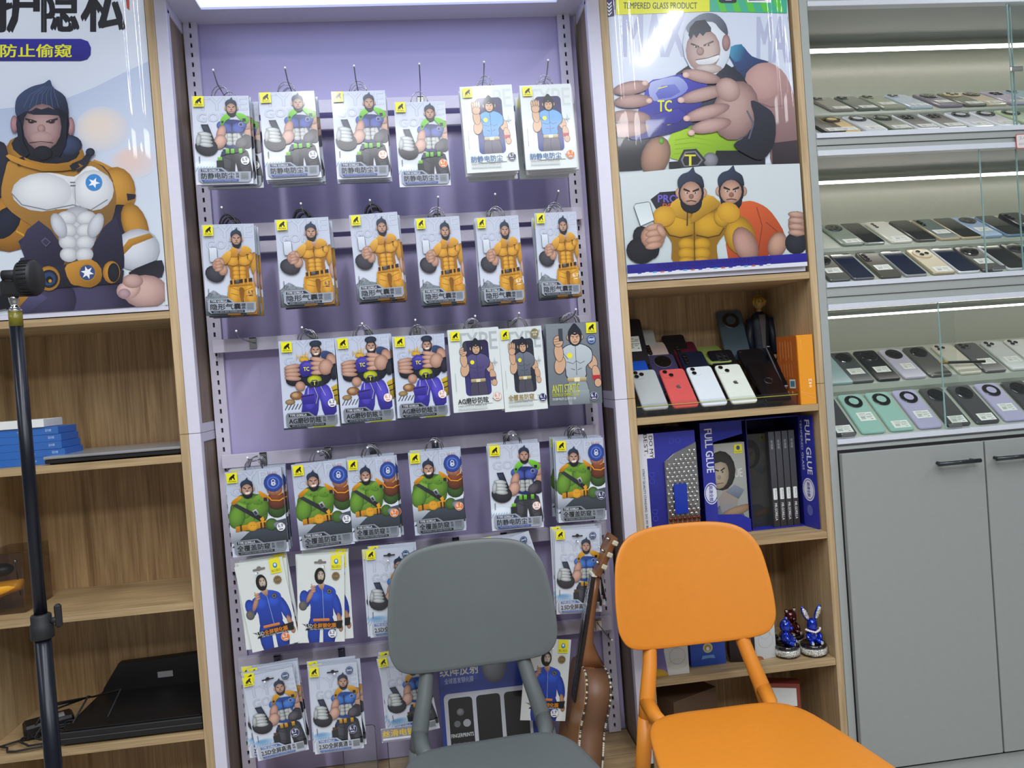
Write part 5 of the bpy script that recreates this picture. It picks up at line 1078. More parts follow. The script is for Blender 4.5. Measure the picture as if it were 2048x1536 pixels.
# orange box
OR1 = mat('box_orange', (226, 140, 30), .4); OR2 = mat('box_rust', (168, 84, 28), .4)
t = thing('orange_carton', 'tall orange and rust-coloured carton at the right end of the tray shelf', 'box', (1.012, .036, zs+.0005))
t.rotation_euler = (0, 0, math.radians(0))
o = MB(); o.slab([(.0215, -.031), (-.022, -.028), (-.028, .075), (.0215, .075)], 0, .186, OR1, .0006, M=Matrix(((1, 0, 0, 0), (0, 0, 1, 0), (0, 1, 0, 0), (0, 0, 0, 1)))); o.build('carton', t)
a = Art(45, 186, T=lambda x, y: (-.022+x*.001*.97, .186-y*.001), clip=(-.022, .0215, 0, .186), eps=.00005); a.rect(0, 0, 45, 186, '#e39420'); a.text('中国邮政', 8, 12, 12, 40, '#f0b060', 0); a.text('M', 26, 118, 34, 126, '#f6e0c0', .03); a.rect(26, 128, 34, 132, '#f6e0c0'); a.disc(30, 138, 4, '#f0c890'); a.line([(2, 150), (18, 156), (43, 160)], .8, '#f0b868'); a.line([(2, 152), (20, 164), (43, 172)], .8, '#f0b868')
f = a.build('printed_front', t, PRINTM); f.location = (0, -.0325, 0)
a = Art(105, 186, T=lambda x, y: (-.052+x*.001, .186-y*.001), clip=(-.052, .051, 0, .186), eps=.00005); a.rect(0, 0, 105, 186, '#a8561c')
for j in range(5): a.rect(16+j*15, 12+(j % 2)*4, 19+j*15, 66-(j*7) % 14, '#c98a5a'); a.rect(18+j*14, 76, 21+j*14, 112, '#c08050')
a.rect(20, 120, 44, 142, '#3a4a56'); a.rect(58, 118, 88, 142, '#d8dcd8'); a.rect(62, 122, 84, 138, '#4a7a8c')
for j in range(3): a.rect(24+j*22, 150, 30+j*22, 156, '#e0b890')
f = a.build('printed_side', t, PRINTM); f.rotation_euler = (0, 0, math.radians(-90+3)); f.location = (-.0262, .022, 0)
# ================================================================== THIRD COMPARTMENT: blue film cartons
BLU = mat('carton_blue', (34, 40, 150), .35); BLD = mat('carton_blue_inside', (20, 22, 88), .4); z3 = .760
t = thing('bubble_carton', 'blue and white carton with lengthwise lettering at the left of the blue cartons', 'box', (.6235, .05, z3+.0005))
o = MB(); o.box(-.083, .083, 0, .18, 0, .297, BLU, .001); o.build('carton', t)
a = Art(166, 297, T=lambda x, y: (-.083+x*.001, .297-y*.001), clip=(-.083, .083, 0, .297), eps=.00005)
a.rect(0, 0, 166, 297, '#2b2f96', '#25287c'); a.rect(0, 0, 30, 297, '#d8dae2'); a.rect(24, 0, 52, 66, '#d8dae2', r=3)
rot = lambda cx, cy: (lambda x, y: (cx-(y-cy), cy+(x-cx)))
a.text('DO MY', 8, 25, 68, 35, '#17171c', .03, M=rot(38, 36)); a.text('BEST.', 0, 23.5, 58, 33.5, '#17171c', 0, M=rot(29, 29)) 
a.text('STRICT QUALITY STANDARD. DO MY BEST', -85, 100, 85, 107, '#2b2b34', .02, M=lambda x, y: (18-(y-103), 178+x*1.0))
a.line([(9, 90), (9, 270)], .5, '#44444c'); a.poly([(14, 272), (22, 272), (18, 279)], '#17171c'); a.poly([(14, 281), (22, 281), (18, 288)], '#17171c')
for cx_, cy_, s in ((110, 24, 1), (40, 120, 1), (42, 220, 1)): a.text('DO', cx_-16*s, cy_-8*s, cx_+16*s, cy_+8*s, '#3a40ac', .03, M=rot(cx_, cy_) if cx_ < 100 else None)
f = a.build('printed_front', t, PRINTM); f.location = (0, -.0005, 0)
t = thing('bubble_pouch', 'silver bubble-wrap pouch with a blue label in front of the left carton', 'pouch', (.655, .044, z3+.004))
SB = mat('silver_bubble', (178, 178, 176), .18, .85); SBR = mat('copper_bubble', (110, 50, 30), .25, .6)
o = MB(); o.slab([(-.040, .030), (-.032, .002), (.045, .0), (.050, .10), (.050, .262), (-.015, .235), (-.040, .215)], -.006, .004, SB, .002); o.build('pouch', t)
o = MB(); row = 0; zz = .016
while zz < .25:
    x = -.034+(row % 2)*.0065
    while x < .047:
        if zz < .205+(x+.04)*.6: o.lathe([(.0058, 0), (.0052, .0022), (.003, .0034), (.0005, .0036)], SB if zz > .072 else SBR, (0, 0, 0), 6, M=Matrix(((1, 0, 0, x), (0, 0, -1, -.006), (0, 1, 0, zz), (0, 0, 0, 1))))
        x += .013
    zz += .0112; row += 1
b_ = o.build('bubbles', t); b_['kind'] = 'stuff'
o = MB(); o.box(-.022, .014, -.0125, -.0095, .075, .155, mat('label_blue', (30, 56, 160), .3), .0005); o.build('blue_label', t)
for j, (x0, w_, lab) in enumerate(((.735, .13, 'open-fronted blue carton with lengthwise white lettering holding grey-shirt boxes'), (.868, .155, 'open-fronted blue carton at the right holding four dark boxes'))):
    t = thing('blue_display_carton', lab, 'box', (x0, .09, z3+.0005))
    H_ = .31; M_ = BLU
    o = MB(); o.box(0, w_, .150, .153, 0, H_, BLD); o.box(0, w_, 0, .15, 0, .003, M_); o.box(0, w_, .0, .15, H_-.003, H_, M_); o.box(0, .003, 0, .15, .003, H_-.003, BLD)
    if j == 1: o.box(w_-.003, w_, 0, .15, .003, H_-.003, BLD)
    o.build('carton', t)
    if j == 0:
        o = MB(); o.box(0, .035, -.004, -.0005, 0, H_, M_); o.slab([(.035, 0), (.128, 0), (.128, .035), (.10, .05), (.035, .055)], -.004, -.0005, M_); o.slab([(.035, .255), (.12, .272), (.12, H_), (.035, H_)], -.004, -.0005, M_); o.build('front_flap', t)
        a = Art(35, 310, T=lambda x, y: (x*.001, .31-y*.001), clip=(0, .035, 0, .31), eps=.00005); a.rect(0, 0, 35, 310, '#2b2f96')
        a.text('FULL GLUE', 12, 10, 132, 30, '#dfe2ec', .05, M=lambda x, y: (33-(y-10)*1.05, x+5)); a.disc(20, 195, 20, '#d8dae6', ry=30); a.disc(20, 195, 18, '#2b3494', ry=27); a.disc(20, 195, 16, '#d8dae6', ry=24); a.text('高清全胶', -22, -5, 22, 6, '#2b3494', .04, M=lambda x, y: (20-y, 195+x))
        f = a.build('printed_flap', t, PRINTM); f.location = (0, -.0045, 0)
    else:
        o = MB(); Mz = Matrix.Translation((w_, 0, 0)) @ Matrix.Rotation(math.radians(-80), 4, 'Z'); o.box(0, .060, -.003, 0, 0, H_, M_, M=Mz); fl = o.build('open_flap', t)
        a = Art(60, 310, T=lambda x, y: (x*.001, .31-y*.001), clip=(-1, 1, -1, 1), eps=.00005); a.rect(0, 0, 60, 310, '#2b2f96')
        a.text('FULL GLUE', 0, 0, 150, 20, '#dfe2ec', .05, M=lambda x, y: (48-y, x+12)); a.text('TEMPERED GLASS', 0, 0, 140, 8, '#c9cce0', .03, M=lambda x, y: (16-y, x+12))
        a.disc(28, 205, 25, '#d8dae6', ry=32); a.disc(28, 205, 22, '#2b3494', ry=28); a.disc(28, 205, 20, '#d8dae6', ry=26); a.text('超清全胶', -20, -6, 20, 6, '#2b3494', .04, M=lambda x, y: (28-y, 205+x)); a.disc(28, 262, 12, '#5a62a8', ry=15)
        f = a.build('printed_flap', fl, PRINTM); f.matrix_local = Mz @ Matrix.Translation((0, -.0032, 0))
def face_box(label, x, y, z, w_, h_, dark, grp=None):
    t = thing('film_box', label, 'box', (x, y, z), group=grp)
    o = MB(); o.box(0, w_, 0, .03, 0, h_, mat('filmbox_grey', (120, 122, 120), .4) if not dark else mat('filmbox_dark', (24, 26, 32), .4), .0008); o.build('carton', t)
    a = Art(100, 100*h_/w_, T=lambda p, q: (p*w_/100, h_-q*w_/100), clip=(0, w_, 0, h_), eps=.00005)
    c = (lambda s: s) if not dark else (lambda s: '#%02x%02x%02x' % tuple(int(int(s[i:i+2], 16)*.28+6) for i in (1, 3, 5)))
    a.rect(0, 0, 100, a.H, c('#a2a49c'), c('#8e9092')); a.text('UE', 62, 82, 88, 108, c('#c9cbc8'), .02)
    a.blob(30, a.H*.93, 60, 70, c('#76808e'), c('#48505e')); a.poly([(6, 170), (40, 140), (70, 170), (50, 230), (20, 230)], c('#9a8878'), c('#7d8692'), 90, 2)
    a.blob(20, 84, 46, 62, c('#34332f'), c('#1c1b19')); a.blob(10, 92, 34, 48, c('#b0a28c'), c('#84765f'), h=(-.3, 0)); a.poly([(-10, 62), (20, 56), (44, 66), (46, 52), (20, 40), (-10, 44)], c('#2c2b27')); a.line([(-4, 78), (12, 84)], 4, c('#2c2622')); a.line([(18, 84), (32, 76)], 4, c('#2c2622')); a.disc(24, 88, 2.6, c('#201a18')); a.blob(12, 104, 6, 7, c('#a08e76'), c('#7a6c58')); a.line([(0, 124), (24, 122)], 2, c('#54443a'))
    a.blob(60, a.H-62, 55, 14, c('#a08468'), c('#6e5844'), rot=-14); a.poly([(30, 150), (60, 130), (90, 150), (70, 176)], c('#7d8896'), c('#5a6472'))
    a.rect(66, 6, 92, 34, c('#dcd424')); a.blob(79, 17, 6, 7, c('#34507a'), c('#34507a')); a.text('BLUEO', 69, 27, 90, 31, c('#77752c'), .03)
    if not dark: a.disc(60, a.H-30, 17, '#c9bfa8'); a.text('For', 54, a.H-38, 66, a.H-32, '#3a3a38', 0); a.text('Mate 60', 48, a.H-28, 72, a.H-23, '#3a3a38', .02)
    f = a.build('printed_front', t, PRINTM); f.location = (0, -.0004, 0); return t
face_box('pale film box with a stern bearded face inside the open blue carton', .7745, .098, z3+.0035, .089, .245, False)
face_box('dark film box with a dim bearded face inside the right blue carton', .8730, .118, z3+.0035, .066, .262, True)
DB = mat('film_spine', (62, 62, 66), .4)
for j in range(4):
    t = thing('dark_film_box', f'upright dark film box showing its spine, {("leftmost", "second", "third", "rightmost")[j]} of the four in the right blue carton', 'box', (.9425+j*.0195, .096, z3+.0035))
    o = MB(); o.box(-.0083, .0083, 0, .13, 0, .266, DB, .0008); o.build('carton', t)
    a = Art(17, 266, T=lambda x, y: (-.0083+x*.001, .266-y*.001), clip=(-1, 1, -1, 1), eps=.00005)
    a.rect(0, 0, 16.6, 266, '#50525a', '#2f2b2a'); a.text('玻璃膜', -13, -3.4, 13, 3.4, '#a9acb2', 0, M=lambda x, y: (8.3-y, 36+x)); a.rect(3, 158, 14, 190, '#dfe2e0', r=2); a.text('iPhone 15', -12, -2, 12, 1.5, '#3a3c40', 0, M=lambda x, y: (10-y, 174+x)); a.text('MR.GORILLA', -24, -3.6, 24, 3.6, '#d9dadc', .04, M=lambda x, y: (8.3-y, 224+x))
    f = a.build('printed_spine', t, PRINTM); f.location = (0, -.0003, 0)
# ================================================================== FOURTH COMPARTMENT: gift boxes and glittering figures
z4 = .417
def gift(label, u0, u1, y, h_, dpt, c, draw, rz=0):
    x0, x1 = ax(u0, 1320, y), ax(u1, 1320, y); w_ = x1-x0
    t = thing('gift_box', label, 'box', ((x0+x1)/2, y, z4+.0005), (0, 0, math.radians(rz)))
    o = MB(); o.box(-w_/2, w_/2, 0, dpt, 0, h_, mat('gift_%d%d%d' % c, c, .4), .0008); o.build('carton', t)
    a = Art(100, 100*h_/w_, T=lambda p, q: (-w_/2+p*w_/100, h_-q*w_/100), clip=(-w_/2, w_/2, 0, h_), eps=.00005); draw(a); f = a.build('printed_front', t, PRINTM); f.location = (0, -.0004, 0)
def g1(a):
    H = a.H; a.rect(0, 0, 100, H, '#3048a0', '#7d6a9c'); a.poly([(40, 0), (100, 0), (100, H), (42, H), (34, H*.5)], '#c9cac6'); a.blob(8, H, 34, 22, '#c9a82c', '#a8861c')
    for r, yy in ((14, H*.28), (22, H*.62)): a.line([(70+r*math.cos(q*.4), yy+r*math.sin(q*.4)) for q in range(16)], .9, '#8f8c78', True)
    a.line([(70+26*math.cos(q*.4), H*.78+13*math.sin(q*.4)) for q in range(16)], 1.2, '#c9c47c', True)
def g2(a):
    H = a.H; a.rect(0, 0, 100, H, '#1d3c94', '#2a52b4'); a.text('iS10 Pro.Max', 30, 18, 92, 24, '#b9c6e6', 0); a.text('SUPER CASE', 60, 8, 92, 12, '#9aaad6', 0)
    a.disc(50, H*.62, 14, '#c9c08c'); a.disc(50, H*.62, 9.5, '#a88c2c'); a.blob(50, H*.64, 5, 6, '#e6e8ea', '#c9ccd0'); a.poly([(34, H*.78), (66, H*.78), (70, H*.86), (50, H*.84), (30, H*.86)], '#6fa2dc')
def g3(a):
    H = a.H; a.rect(0, 0, 100, H, '#2c1518', '#24181c'); a.blob(40, H*.62, 12, 12, '#8a7478', '#4a3438'); 
def g4(a):
    H = a.H; a.rect(0, 0, 100, H, '#8a3040', '#9a4c4c'); a.poly([(30, 0), (100, 0), (100, H), (34, H), (16, H*.86), (10, H*.5)], '#ccd0cf', '#c4c8c8'); a.blob(30, H, 22, 14, '#b0744c', '#8a5434')
    for pts in ([(52, 50), (46, 30), (50, 14), (58, 34)], [(66, 34), (72, 14), (80, 20), (74, 50)]): a.line(pts, .8, '#a49c84', True)
    for r, yy in ((14, 62), (18, 92), (28, 112)): a.line([(63+r*math.cos(q*.4), yy+r*.9*math.sin(q*.4)) for q in range(16)], .8, '#a49c84', True)
gift('white and blue gift box with a line-drawn bear and yellow corner', 1304, 1377, .02, .13, .07, (188, 190, 188), g1)
gift('deep blue gift box with a small gold crest', 1382, 1452, .055, .125, .07, (30, 58, 150), g2)
gift('dark maroon gift box behind the orange chair post', 1462, 1510, .05, .13, .06, (40, 22, 26), g3, -14)
gift('tall white gift box with a line-drawn rabbit', 1497, 1556, .05, .145, .05, (196, 200, 200), g4, 10)
GLIT = MATS.get('glitter')
def glitter():
    m = bpy.data.materials.new('glitter'); m.use_nodes = True; nt = m.node_tree; p = nt.nodes['Principled BSDF']; v = nt.nodes.new('ShaderNodeTexVoronoi'); tc = nt.nodes.new('ShaderNodeTexCoord'); v.inputs['Scale'].default_value = 520
    r = nt.nodes.new('ShaderNodeValToRGB'); r.color_ramp.elements[0].color = (.12, .12, .11, 1); r.color_ramp.elements[1].color = (.95, .95, .9, 1); r.color_ramp.elements[0].position = .15; r.color_ramp.elements[1].position = .75
    nt.links.new(tc.outputs['Object'], v.inputs['Vector']); nt.links.new(v.outputs['Color'], r.inputs[0]); nt.links.new(r.outputs[0], p.inputs['Base Color']); p.inputs['Roughness'].default_value = .3; p.inputs['Metallic'].default_value = .3
    return m
GL = glitter(); BLUM = mat('candy_blue', (20, 60, 200), .12, .75, 1); REDM = mat('candy_red', (80, 14, 24), .14, .7, 1); PEARL = mat('pearl', (228, 222, 224), .2, 0, .6); GB = mat('gloss_black', (16, 15, 17), .12, 0, 1)
def bear(label, x, y, m, kind, rz=0, s=1):
    t = thing('glitter_ornament', label, 'ornament', (x, y, z4+.0005), (0, 0, math.radians(rz)))
    o = MB(); o.lathe([(.030, 0), (.034, .002), (.034, .005)], GB, n=28); o.lathe([(.0335, .005), (.0355, .007), (.0355, .019), (.034, .021)], GL, n=28)
    o.build('glitter_base', t)
    o = MB(); o.lathe([(.0335, .0215), (.0345, .024), (.0345, .029), (.031, .032), (.029, .0325), (.027, .029)], GB, n=28); o.build('black_rim', t)
    z0 = .030
    o = MB(); o.ball((0, 0, z0+.018), (.016, .014, .020), m, 16)
    for q in (-1, 1): o.tube([(q*.008, -.004, z0+.010), (q*.013, -.020, z0+.005)], [.008, .0065], m, 10); o.ball((q*.013, -.020, z0+.006), (.0065, .005, .0075), m, 10); o.tube([(q*.013, 0, z0+.030), (q*.019, -.008, z0+.020), (q*.014, -.016, z0+.014)], [.0055, .005, .0045], m, 8)
    o.build('figure_body', t)
    for q in (-1, 1): o = MB(); o.ball((q*.013, -.0255, z0+.006), (.0042, .0015, .0052), GL, 10); o.build('foot_pad', t)
    o = MB()
    if kind == 'rabbit': o.ball((0, -.001, z0+.050), (.0145, .014, .019), m, 16)
    else: o.ball((0, -.001, z0+.051), (.0175, .016, .0185), m, 16); o.ball((0, -.016, z0+.046), (.008, .006, .006), m, 10)
    o.build('head', t)
    for q in (-1, 1):
        if kind == 'rabbit':
            Mr = Matrix.Translation((q*.010, 0, z0+.064)) @ Matrix.Rotation(math.radians(q*24), 4, 'Y')
            o = MB(); o.ball((0, 0, .020), (.0085, .005, .022), m, 12, M=Mr); e = o.build('ear', t)
            o = MB(); o.ball((0, -.004, .020), (.0062, .003, .018), GL, 12, M=Mr); o.build('ear_lining', e)
        else:
            o = MB(); o.ball((q*.0135, 0, z0+.067), (.0062, .004, .0062), m, 10); e = o.build('ear', t)
            o = MB(); o.ball((q*.0135, -.003, z0+.067), (.0042, .002, .0042), GL, 8); o.build('ear_lining', e)
    if kind == 'rabbit':
        for j in range(11):
            a_ = math.radians(200+j*14); o = MB(); o.ball((.021*math.cos(a_), .019*math.sin(a_)+.002, z0+.034+.006*abs(math.cos(a_))), .0033, PEARL, 8); o.build('pearl', t)
        o = MB(); o.ball((0, -.020, z0+.026), (.0016, .0016, .004), CHROME, 6); o.build('pendant', t)
bear('blue rabbit ornament with a pearl necklace on a glittering base', 1.0, .048, BLUM, 'rabbit')
bear('blue bear ornament turned sideways on a glittering base', .928, .060, BLUM, 'bear', 55)
bear('dark red bear ornament behind the blue ones', .978, .130, REDM, 'bear', 15)
bear('red ornament mostly hidden behind the tall white gift box', .905, .138, REDM, 'rabbit', 50)
# lowest compartment: brown board box
t = thing('brown_carton', 'open brown carton deep in the lowest compartment of the right bookcase', 'box', (.655, .15, .0605), (0, 0, math.radians(24)))
o = MB(); KR = mat('kraft', (96, 74, 54), .8)
o.box(-.08, .08, -.05, .05, 0, .26, KR, .001); o.build('carton', t)
t = thing('red_white_box', 'small red and white box corner low in the right bookcase', 'box', (.93, .12, .0605), (0, 0, math.radians(-20)))
o = MB(); o.box(-.05, .05, -.02, .02, 0, .262, mat('dull_red', (140, 60, 50), .5), .001); o.build('carton', t); o = MB(); o.box(-.04, .04, -.0215, -.0205, .20, .25, WBOX); o.build('white_patch', t)
# ================================================================== LEFT BOOKCASE CONTENTS
zl = 1.108
LB = mat('blue_box', (36, 100, 190), .4)
for j in range(5):
    t = thing('blue_flat_box', f'flat blue screen-film box, {("bottom", "second from the bottom", "middle", "second from the top", "top")[j]} one of the stack', 'box', (-1.005+(.006, .004, -.001, -.004, -.008)[j], .105, zl+.0005+j*.0182), (0, 0, math.radians((.5, 0, -1, 1, 0)[j])), 'stack of flat blue boxes')
    o = MB(); o.box(-.108, .108, -.05, .05, 0, .0178, LB, .0007); o.build('carton', t)
    a = Art(216, 18, T=lambda x, y: (-.108+x*.001, .0178-y*.001), clip=(-.108, .108, 0, .0178), eps=.00005); a.rect(0, 0, 216, 18, '#2a6cc4', '#3464a8', 0); a.text('MR.GORILLA', 122, 6, 146, 11, '#b9cbe6', 0); a.text('蓝光膜', 186, 5, 200, 11, '#b9cbe6', 0); a.text('MR.GORILLA', 12, 6, 36, 11, '#b9cbe6', 0)
    f = a.build('printed_edge', t, PRINTM); f.location = (0, -.0503, 0)
t = thing('white_flat_box', 'white flat box with a dark word lying on the stack of blue boxes', 'box', (-1.035, .10, zl+.0918)); o = MB(); o.box(-.10, .10, -.05, .05, 0, .020, WBOX, .001); o.build('carton', t)
a = Art(200, 20, T=lambda x, y: (-.1+x*.001, .02-y*.001), clip=(-1, 1, -1, 1)); a.text('AUGELY', 150, 7, 172, 13, '#4a4a4c', 0); f = a.build('printed_word', t, PRINTM); f.location = (0, -.0502, 0)
t = thing('laptop', 'closed silver laptop lying at the front of the shelf', 'laptop', (-.765, .128, zl+.0005)); AL = mat('laptop_silver', (186, 190, 194), .3, .6)
o = MB(); o.box(-.158, .158, -.115, .115, .003, .0125, mat('laptop_base', (30, 31, 34), .4), .002); o.build('base', t); o = MB(); o.box(-.160, .160, -.118, .118, .0135, .0205, AL, .002); o.build('lid', t)
o = MB(); 
for x in (-.13, .13): o.box(x-.02, x+.02, -.105, -.10, 0, .003, BLACK)
o.build('foot', t)
o = MB(); o.box(-.12, .12, .1, .112, .0126, .0134, BLACK); o.build('hinge', t)
# acrylic yellow gadget box on the third shelf
t = thing('clear_tool_box', 'smoky clear box with a yellow scoop at the left end of the third shelf', 'box', (-1.062, .10, .7475))
SM = clear('smoky_acrylic', (.72, .68, .64), .05, 1.4)
o = MB(); o.box(-.055, .045, -.04, .10, .0, .15, SM, .002); o.build('box_shell', t)
o = MB(); o.rings([[(-.04+.07*k_, .0+.028*math.cos(a_)*(1-.3*k_)-.02, .055+.022*math.sin(a_)*(1-.4*k_)+.012*k_) for a_ in [2*math.pi*i/14 for i in range(14)]] for k_ in (0, .3, .6, .85, 1)], mat('scoop_yellow', (226, 160, 30), .4)); o.build('yellow_scoop', t)
o = MB(); o.ball((-.02, -.01, .105), (.03, .025, .016), BLACK, 12); o.build('black_knob', t)
o = MB(); o.tube([(.02, -.02, .12), (.022, -.02, .09), (.026, -.02, .04)], .0016, BLACK, 6); o.ball((.02, -.02, .125), .005, STEEL, 8); o.build('latch_rod', t)
# black flat electronics box + cables
zb_ = .426
t = thing('black_set_top_box', 'long flat black electronic box with a white label on its top', 'electronics', (-.775, .135, zb_+.0005)); BB = mat('black_case', (20, 20, 21), .45)
o = MB(); o.box(-.166, .168, -.125, .13, .004, .034, BB, .002); o.build('case_body', t)
o = MB(); o.slab([(-.158, .034), (.160, .034), (.158, .118), (-.110, .112), (-.152, .05)], .105, .13, BB, .001); o.box(-.160, .162, -.118, .105, .035, .038, BB); o.build('raised_back', t)
o = MB(); o.box(-.166, .168, -.1265, -.1255, .018, .020, mat('seam_grey', (70, 70, 72), .4)); o.build('seam_line', t)
o = MB(); o.box(-.01, .03, .1035, .1045, .062, .078, mat('label_silver', (150, 150, 150), .4)); o.build('white_label', t)
t = thing('power_adapter', 'small black power adapter with a pale label lying in the cables', 'adapter', (-1.01, .12, zb_+.0005), (0, 0, math.radians(30))); o = MB(); o.box(-.06, .05, -.03, .03, 0, .035, BLACK, .006); o.build('body', t); o = MB(); o.box(-.02, .03, -.02, .01, .0352, .036, mat('label_silver', (150, 150, 150), .4)); o.build('pale_label', t)
for j in range(5):
    r = random.Random(20+j); cx_, cy_ = -1.02+j*.03, .04+j*.012; pts = []
    for i in range(28):
        a_ = i/28*2*math.pi*1.3+j; pts.append((max(-1.112, cx_+(.05+.02*r.random())*math.cos(a_)), max(.006, cy_+.035*math.sin(a_)), zb_+.0045+j*.0045+.004*abs(math.sin(a_*1.5))))
    pts += [(pts[-1][0]+.03, .10, zb_+.06+j*.008), (-.955+j*.004, .20, zb_+.045)]
    o = MB(); o.tube(pts, .0026, RUBBER, 6); c_ = o.build('power_cable'); tag(c_, f'black cable tangled beside the stand pole, {("lowest", "second", "third", "fourth", "uppermost")[j]} loop', 'cable', 'tangled black cables')
# ================================================================== LIGHT STAND POLE
Yp = -.36; xp = (ax(31.5, 620, Yp)+ax(103, 1500, Yp))/2
t = thing('light_stand', 'black telescopic light stand with a swivel head in front of the left bookcase', 'stand', (xp, Yp, 0))
PM = mat('pole_black', (20, 23, 34), .3, .3)
zt_ = az(31, 622, Yp); zk_ = az(90, 1245, Yp)
o = MB(); o.tube([(0, 0, zk_-.04), (0, 0, zt_)], .0118, PM, 16); o.build('upper_tube', t)
o = MB(); o.tube([(0, 0, .12), (0, 0, zk_-.01)], .0152, PM, 16); o.build('lower_tube', t)
o = MB(); o.tube([(0, 0, zt_-.002), (0, 0, zt_+.003)], .0125, CHROME, 14); o.tube([(0, 0, zt_-.030), (0, 0, zt_-.001)], .0121, mat('olive_sticker', (110, 104, 20), .3), 14); o.build('sticker', t)
o = MB(); o.lathe([(.0195, 0), (.021, .002), (.021, .027), (.0185, .030), (.0185, .044), (.0165, .047), (.012, .048)], RUBBER, (0, 0, zk_-.030), 20); o.tube([(.015, 0, zk_+.002), (.032, 0, zk_+.004)], .006, RUBBER, 10); o.build('clamp_collar', t)
o = MB(); o.box(.026, .038, -.007, .007, zk_-.012, zk_+.034, RUBBER, .004); o.build('clamp_knob', t)
o = MB(); o.lathe([(.0095, 0), (.0095, .004), (.0065, .007), (.0065, .013), (.0085, .017), (.0085, .024), (.007, .028)], CHROME, (0, 0, zt_+.002), 16); o.build('spigot', t)
zh = zt_+.028
o = MB(); o.box(-.020, .022, -.014, .014, zh, zh+.030, BLACK, .004); o.ball((-.002, 0, zh+.030), (.017, .014, .014), BLACK, 14); o.build('swivel_block', t)
o = MB(); Mx = Matrix.Translation((.030, 0, zh+.034)) @ Matrix.Rotation(math.radians(90), 4, 'Y'); o.lathe([(.026, -.016), (.032, -.013), (.034, -.004), (.034, .012), (.031, .016)], RUBBER, n=26, M=Mx)
for i in range(26): a_ = 2*math.pi*i/26; o.box(-.008, .010, -.0011, .0011, .0335, .0355, BLACK, M=Matrix.Translation((.030, 0, zh+.034)) @ Matrix.Rotation(a_, 4, 'X'))
o.tube([(-.012, -.006, zh+.040), (.018, -.010, zh+.040)], [.011, .010], RUBBER, 12); o.build('ribbed_dial', t)
for k_ in range(3):
    a_ = math.radians(90+120*k_); o = MB(); o.tube([(0, 0, .13), (.42*math.cos(a_)*.9, .42*math.sin(a_)*.9, .02), (.42*math.cos(a_), .42*math.sin(a_), .012)], [.008, .008, .010], PM, 8); o.build('leg', t)
# ================================================================== CHAIRS
def plate(out, thick, zf, m, axis, edge=.0025):
    """smooth closed outline made into a thin dished plate; zf(a, b) gives the offset along the third axis"""
    o = MB(); K = (0.05, .3, .55, .8, .93, .985); R = []
    def pt(a, b, d): return (a, d, b) if axis == 'y' else (a, b, d)
    c = (sum(p[0] for p in out)/len(out), sum(p[1] for p in out)/len(out))
    top = [[pt(c[0]+(p[0]-c[0])*k, c[1]+(p[1]-c[1])*k, zf(c[0]+(p[0]-c[0])*k, c[1]+(p[1]-c[1])*k)-(0 if k < .95 else 0)) for p in out] for k in K]
    mid = [[pt(p[0], p[1], zf(*p)+edge*.6) for p in out], [pt(p[0], p[1], zf(*p)+thick-edge*.6) for p in out]]
    bot = [[pt(c[0]+(p[0]-c[0])*k, c[1]+(p[1]-c[1])*k, zf(c[0]+(p[0]-c[0])*k, c[1]+(p[1]-c[1])*k)+thick) for p in out] for k in K[::-1]]
    o.rings(top+mid+bot, m, True); return o
def chair(label, x, y, rz, m, bz=.715):
    t = thing('plastic_chair', label, 'chair', (x, y, 0), (0, 0, math.radians(rz)))
    h = [(0, .150), (.095, .146), (.154, .128), (.188, .084), (.201, .018), (.206, -.050), (.201, -.102), (.172, -.136), (.100, -.149), (0, -.152)]
    out = spl(h+[(-a, b) for a, b in h[-2:0:-1]], 4); out = [(a*.95, b*.94+bz) for a, b in out]
    BY = .335
    o = plate(out, .009, lambda a, b: BY-.95*a*a+(b-bz)*.20, m, 'y'); o.build('backrest', t)
    s = [(a*.965, b) for a, b in [(0, .200), (.09, .198), (.150, .180), (.186, .125), (.205, .03), (.220, -.08), (.226, -.155), (.205, -.205), (.12, -.222), (0, -.226)]]
    out = spl(s+[(-a, b) for a, b in s[-2:0:-1]], 4)
    o = plate(out, -.014, lambda a, b: .452+.10*a*a+.03*max(0, b)**1.0*.0-.25*max(0, -b-.12)**2, m, 'z', -.004); o.build('seat', t)
    for q in (-1, 1):
        o = MB(); o.tube([(q*.100, BY+.015, .70), (q*.106, BY-.001, .61), (q*.122, .298, .53), (q*.140, .275, .46), (q*.149, .266, .41)], [.012, .0165, .0175, .0195, .019], m, 12)
        o.tube([(q*.143, .272, .452), (q*.138, .225, .438), (q*.122, .165, .434)], [.019, .017, .010], m, 10); o.build('back_post', t)
        o = MB(); o.tube([(q*.149, .266, .42), (q*.165, .275, .28), (q*.205, .315, .0)], [.019, .018, .013], m, 12); o.build('rear_leg', t)
        o = MB(); o.tube([(q*.155, -.130, .436), (q*.178, -.165, .25), (q*.198, -.195, .0)], [.021, .018, .013], m, 12); o.build('front_leg', t)
    return t
CG = mat('chair_grey', (92, 98, 98), .42); CO = mat('chair_orange', (212, 132, 38), .42)
chair('grey plastic chair with a rounded back', .085, -.475, 3.5, CG)
chair('orange plastic chair with a rounded back', .602, -.465, 0, CO, .702)
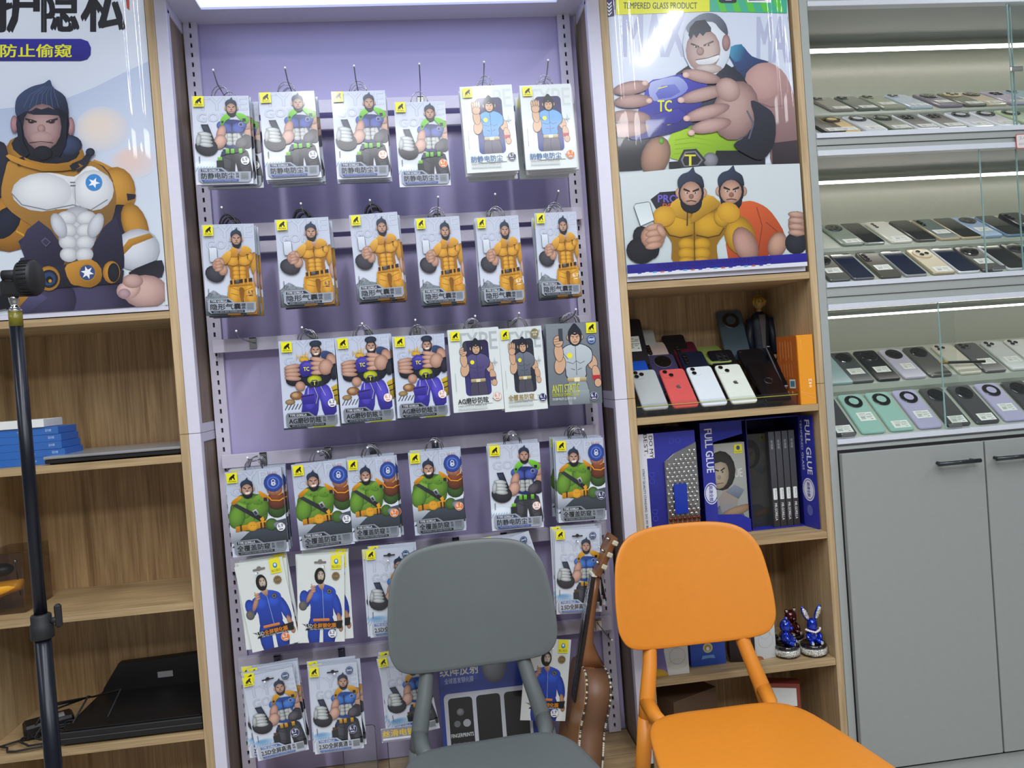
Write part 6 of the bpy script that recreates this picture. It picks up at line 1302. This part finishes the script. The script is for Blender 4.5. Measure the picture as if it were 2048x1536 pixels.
# ================================================================== GUITAR leaning at the right of the stand
GS = mat('mahogany', (104, 72, 50), .5); GN = mat('neck_wood', (128, 84, 52), .35); GT = mat('spruce_top', (160, 112, 66), .35); GF = mat('fretboard', (30, 22, 20), .5)
t = thing('small_guitar', 'small brown guitar seen edge-on, leaning against the rails between the chairs', 'guitar', tuple(at(1185, 1330, -.06)), (0, math.radians(13), 0)); GL_ = (at(1185, 1330, -.06).z-.240)/math.cos(math.radians(13))-.004
def gmap(): return Matrix(((0, 1, 0, 0), (1, 0, 0, 0), (0, 0, 1, 0), (0, 0, 0, 1)))
half = [(0, 0), (.06, -.004), (.092, -.035), (.096, -.075), (.088, -.125), (.090, -.150), (.106, -.195), (.112, -.225), (.092, -.262), (.04, -.282), (0, -.286)]
half = [(a*1.0, b*GL_/.286) for a, b in half]
out = spl(half+[(-a, b) for a, b in half[-2:0:-1]], 3)
o = MB(); o.slab(out, -.030, .030, GS, M=gmap(), smooth=True); o.build('body_sides', t)
o = MB(); o.slab(out, -.0335, -.0302, GT, M=gmap()); o.build('soundboard', t)
for sgn, x in ((-1, -.0335), (1, .0335)):
    o = MB(); n = len(out); rr = random.Random(4)
    PB = mat('pearl_binding', (190, 188, 170), .3); BB2 = mat('binding_dark', (60, 54, 44), .4)
    for i in range(n):
        p, q = out[i], out[(i+1) % n]
        for k_ in range(3):
            a = (p[0]+(q[0]-p[0])*k_/3, p[1]+(q[1]-p[1])*k_/3); b = (p[0]+(q[0]-p[0])*(k_+1)/3, p[1]+(q[1]-p[1])*(k_+1)/3)
            o.tube([(x-sgn*.004, a[0]*1.008, a[1]*1.008), (x-sgn*.004, b[0]*1.004, b[1]*1.004)], .0028, PB if rr.random() < .62 else BB2, 5)
    o.build('binding', t)
o = MB(); o.box(-.030, .0, -.028, .028, -.002, .002, GN); o.rings([[(-.030+.030*math.cos(a)*s_*(1 if math.cos(a) > 0 else .1)+.0, .020*s2*math.sin(a), z) for a in [2*math.pi*i/12 for i in range(12)]] for s_, s2, z in ((2.1, 1.3, .0), (1.3, 1.15, .03), (.8, 1, .055), (.62, .95, .11), (.56, .9, .17), (.52, .85, .222))], GN); o.build('neck', t)
o = MB(); o.box(-.0385, -.0325, -.022, .022, -.09, .224, GF, .0005); 
for i in range(14): o.box(-.0392, -.0386, -.021, .021, .216-.021*i, .217-.021*i, STEEL)
o.build('fretboard', t)
o = MB()
for k_ in range(4): o.tube([(-.0425, -.015+.01*k_, -.16), (-.0415, -.0135+.009*k_, .224)], .0006, STEEL, 4)
o.build('string', t)
o = MB(); o.box(-.041, -.028, -.022, .022, .2245, .230, mat('nut_bone', (220, 216, 196), .4)); o.build('nut', t)
Mh = Matrix.Translation((-.028, 0, .228)) @ Matrix.Rotation(math.radians(16), 4, 'Y')
o = MB(); o.slab([(-.024, 0), (.024, 0), (.032, .03), (.030, .105), (-.030, .105), (-.032, .03)], -.007, .008, GN, .001, M=Mh @ gmap()); hs = o.build('headstock', t)
for q in (-1, 1):
    for k_ in range(2 if q > 0 else 3):
        z = .03+.032*k_
        o = MB(); o.tube([(0, q*.030, z), (0, q*.046, z)], .0025, CHROME, 6, M=Mh); o.box(-.007, .007, q*.047-.004, q*.047+.004, z-.006, z+.006, mat('peg_cream', (190, 184, 160), .3), .002, M=Mh); o.tube([(-.016, q*.018, z), (-.006, q*.018, z)], .0035, CHROME, 8, M=Mh); o.build('tuning_peg', t)
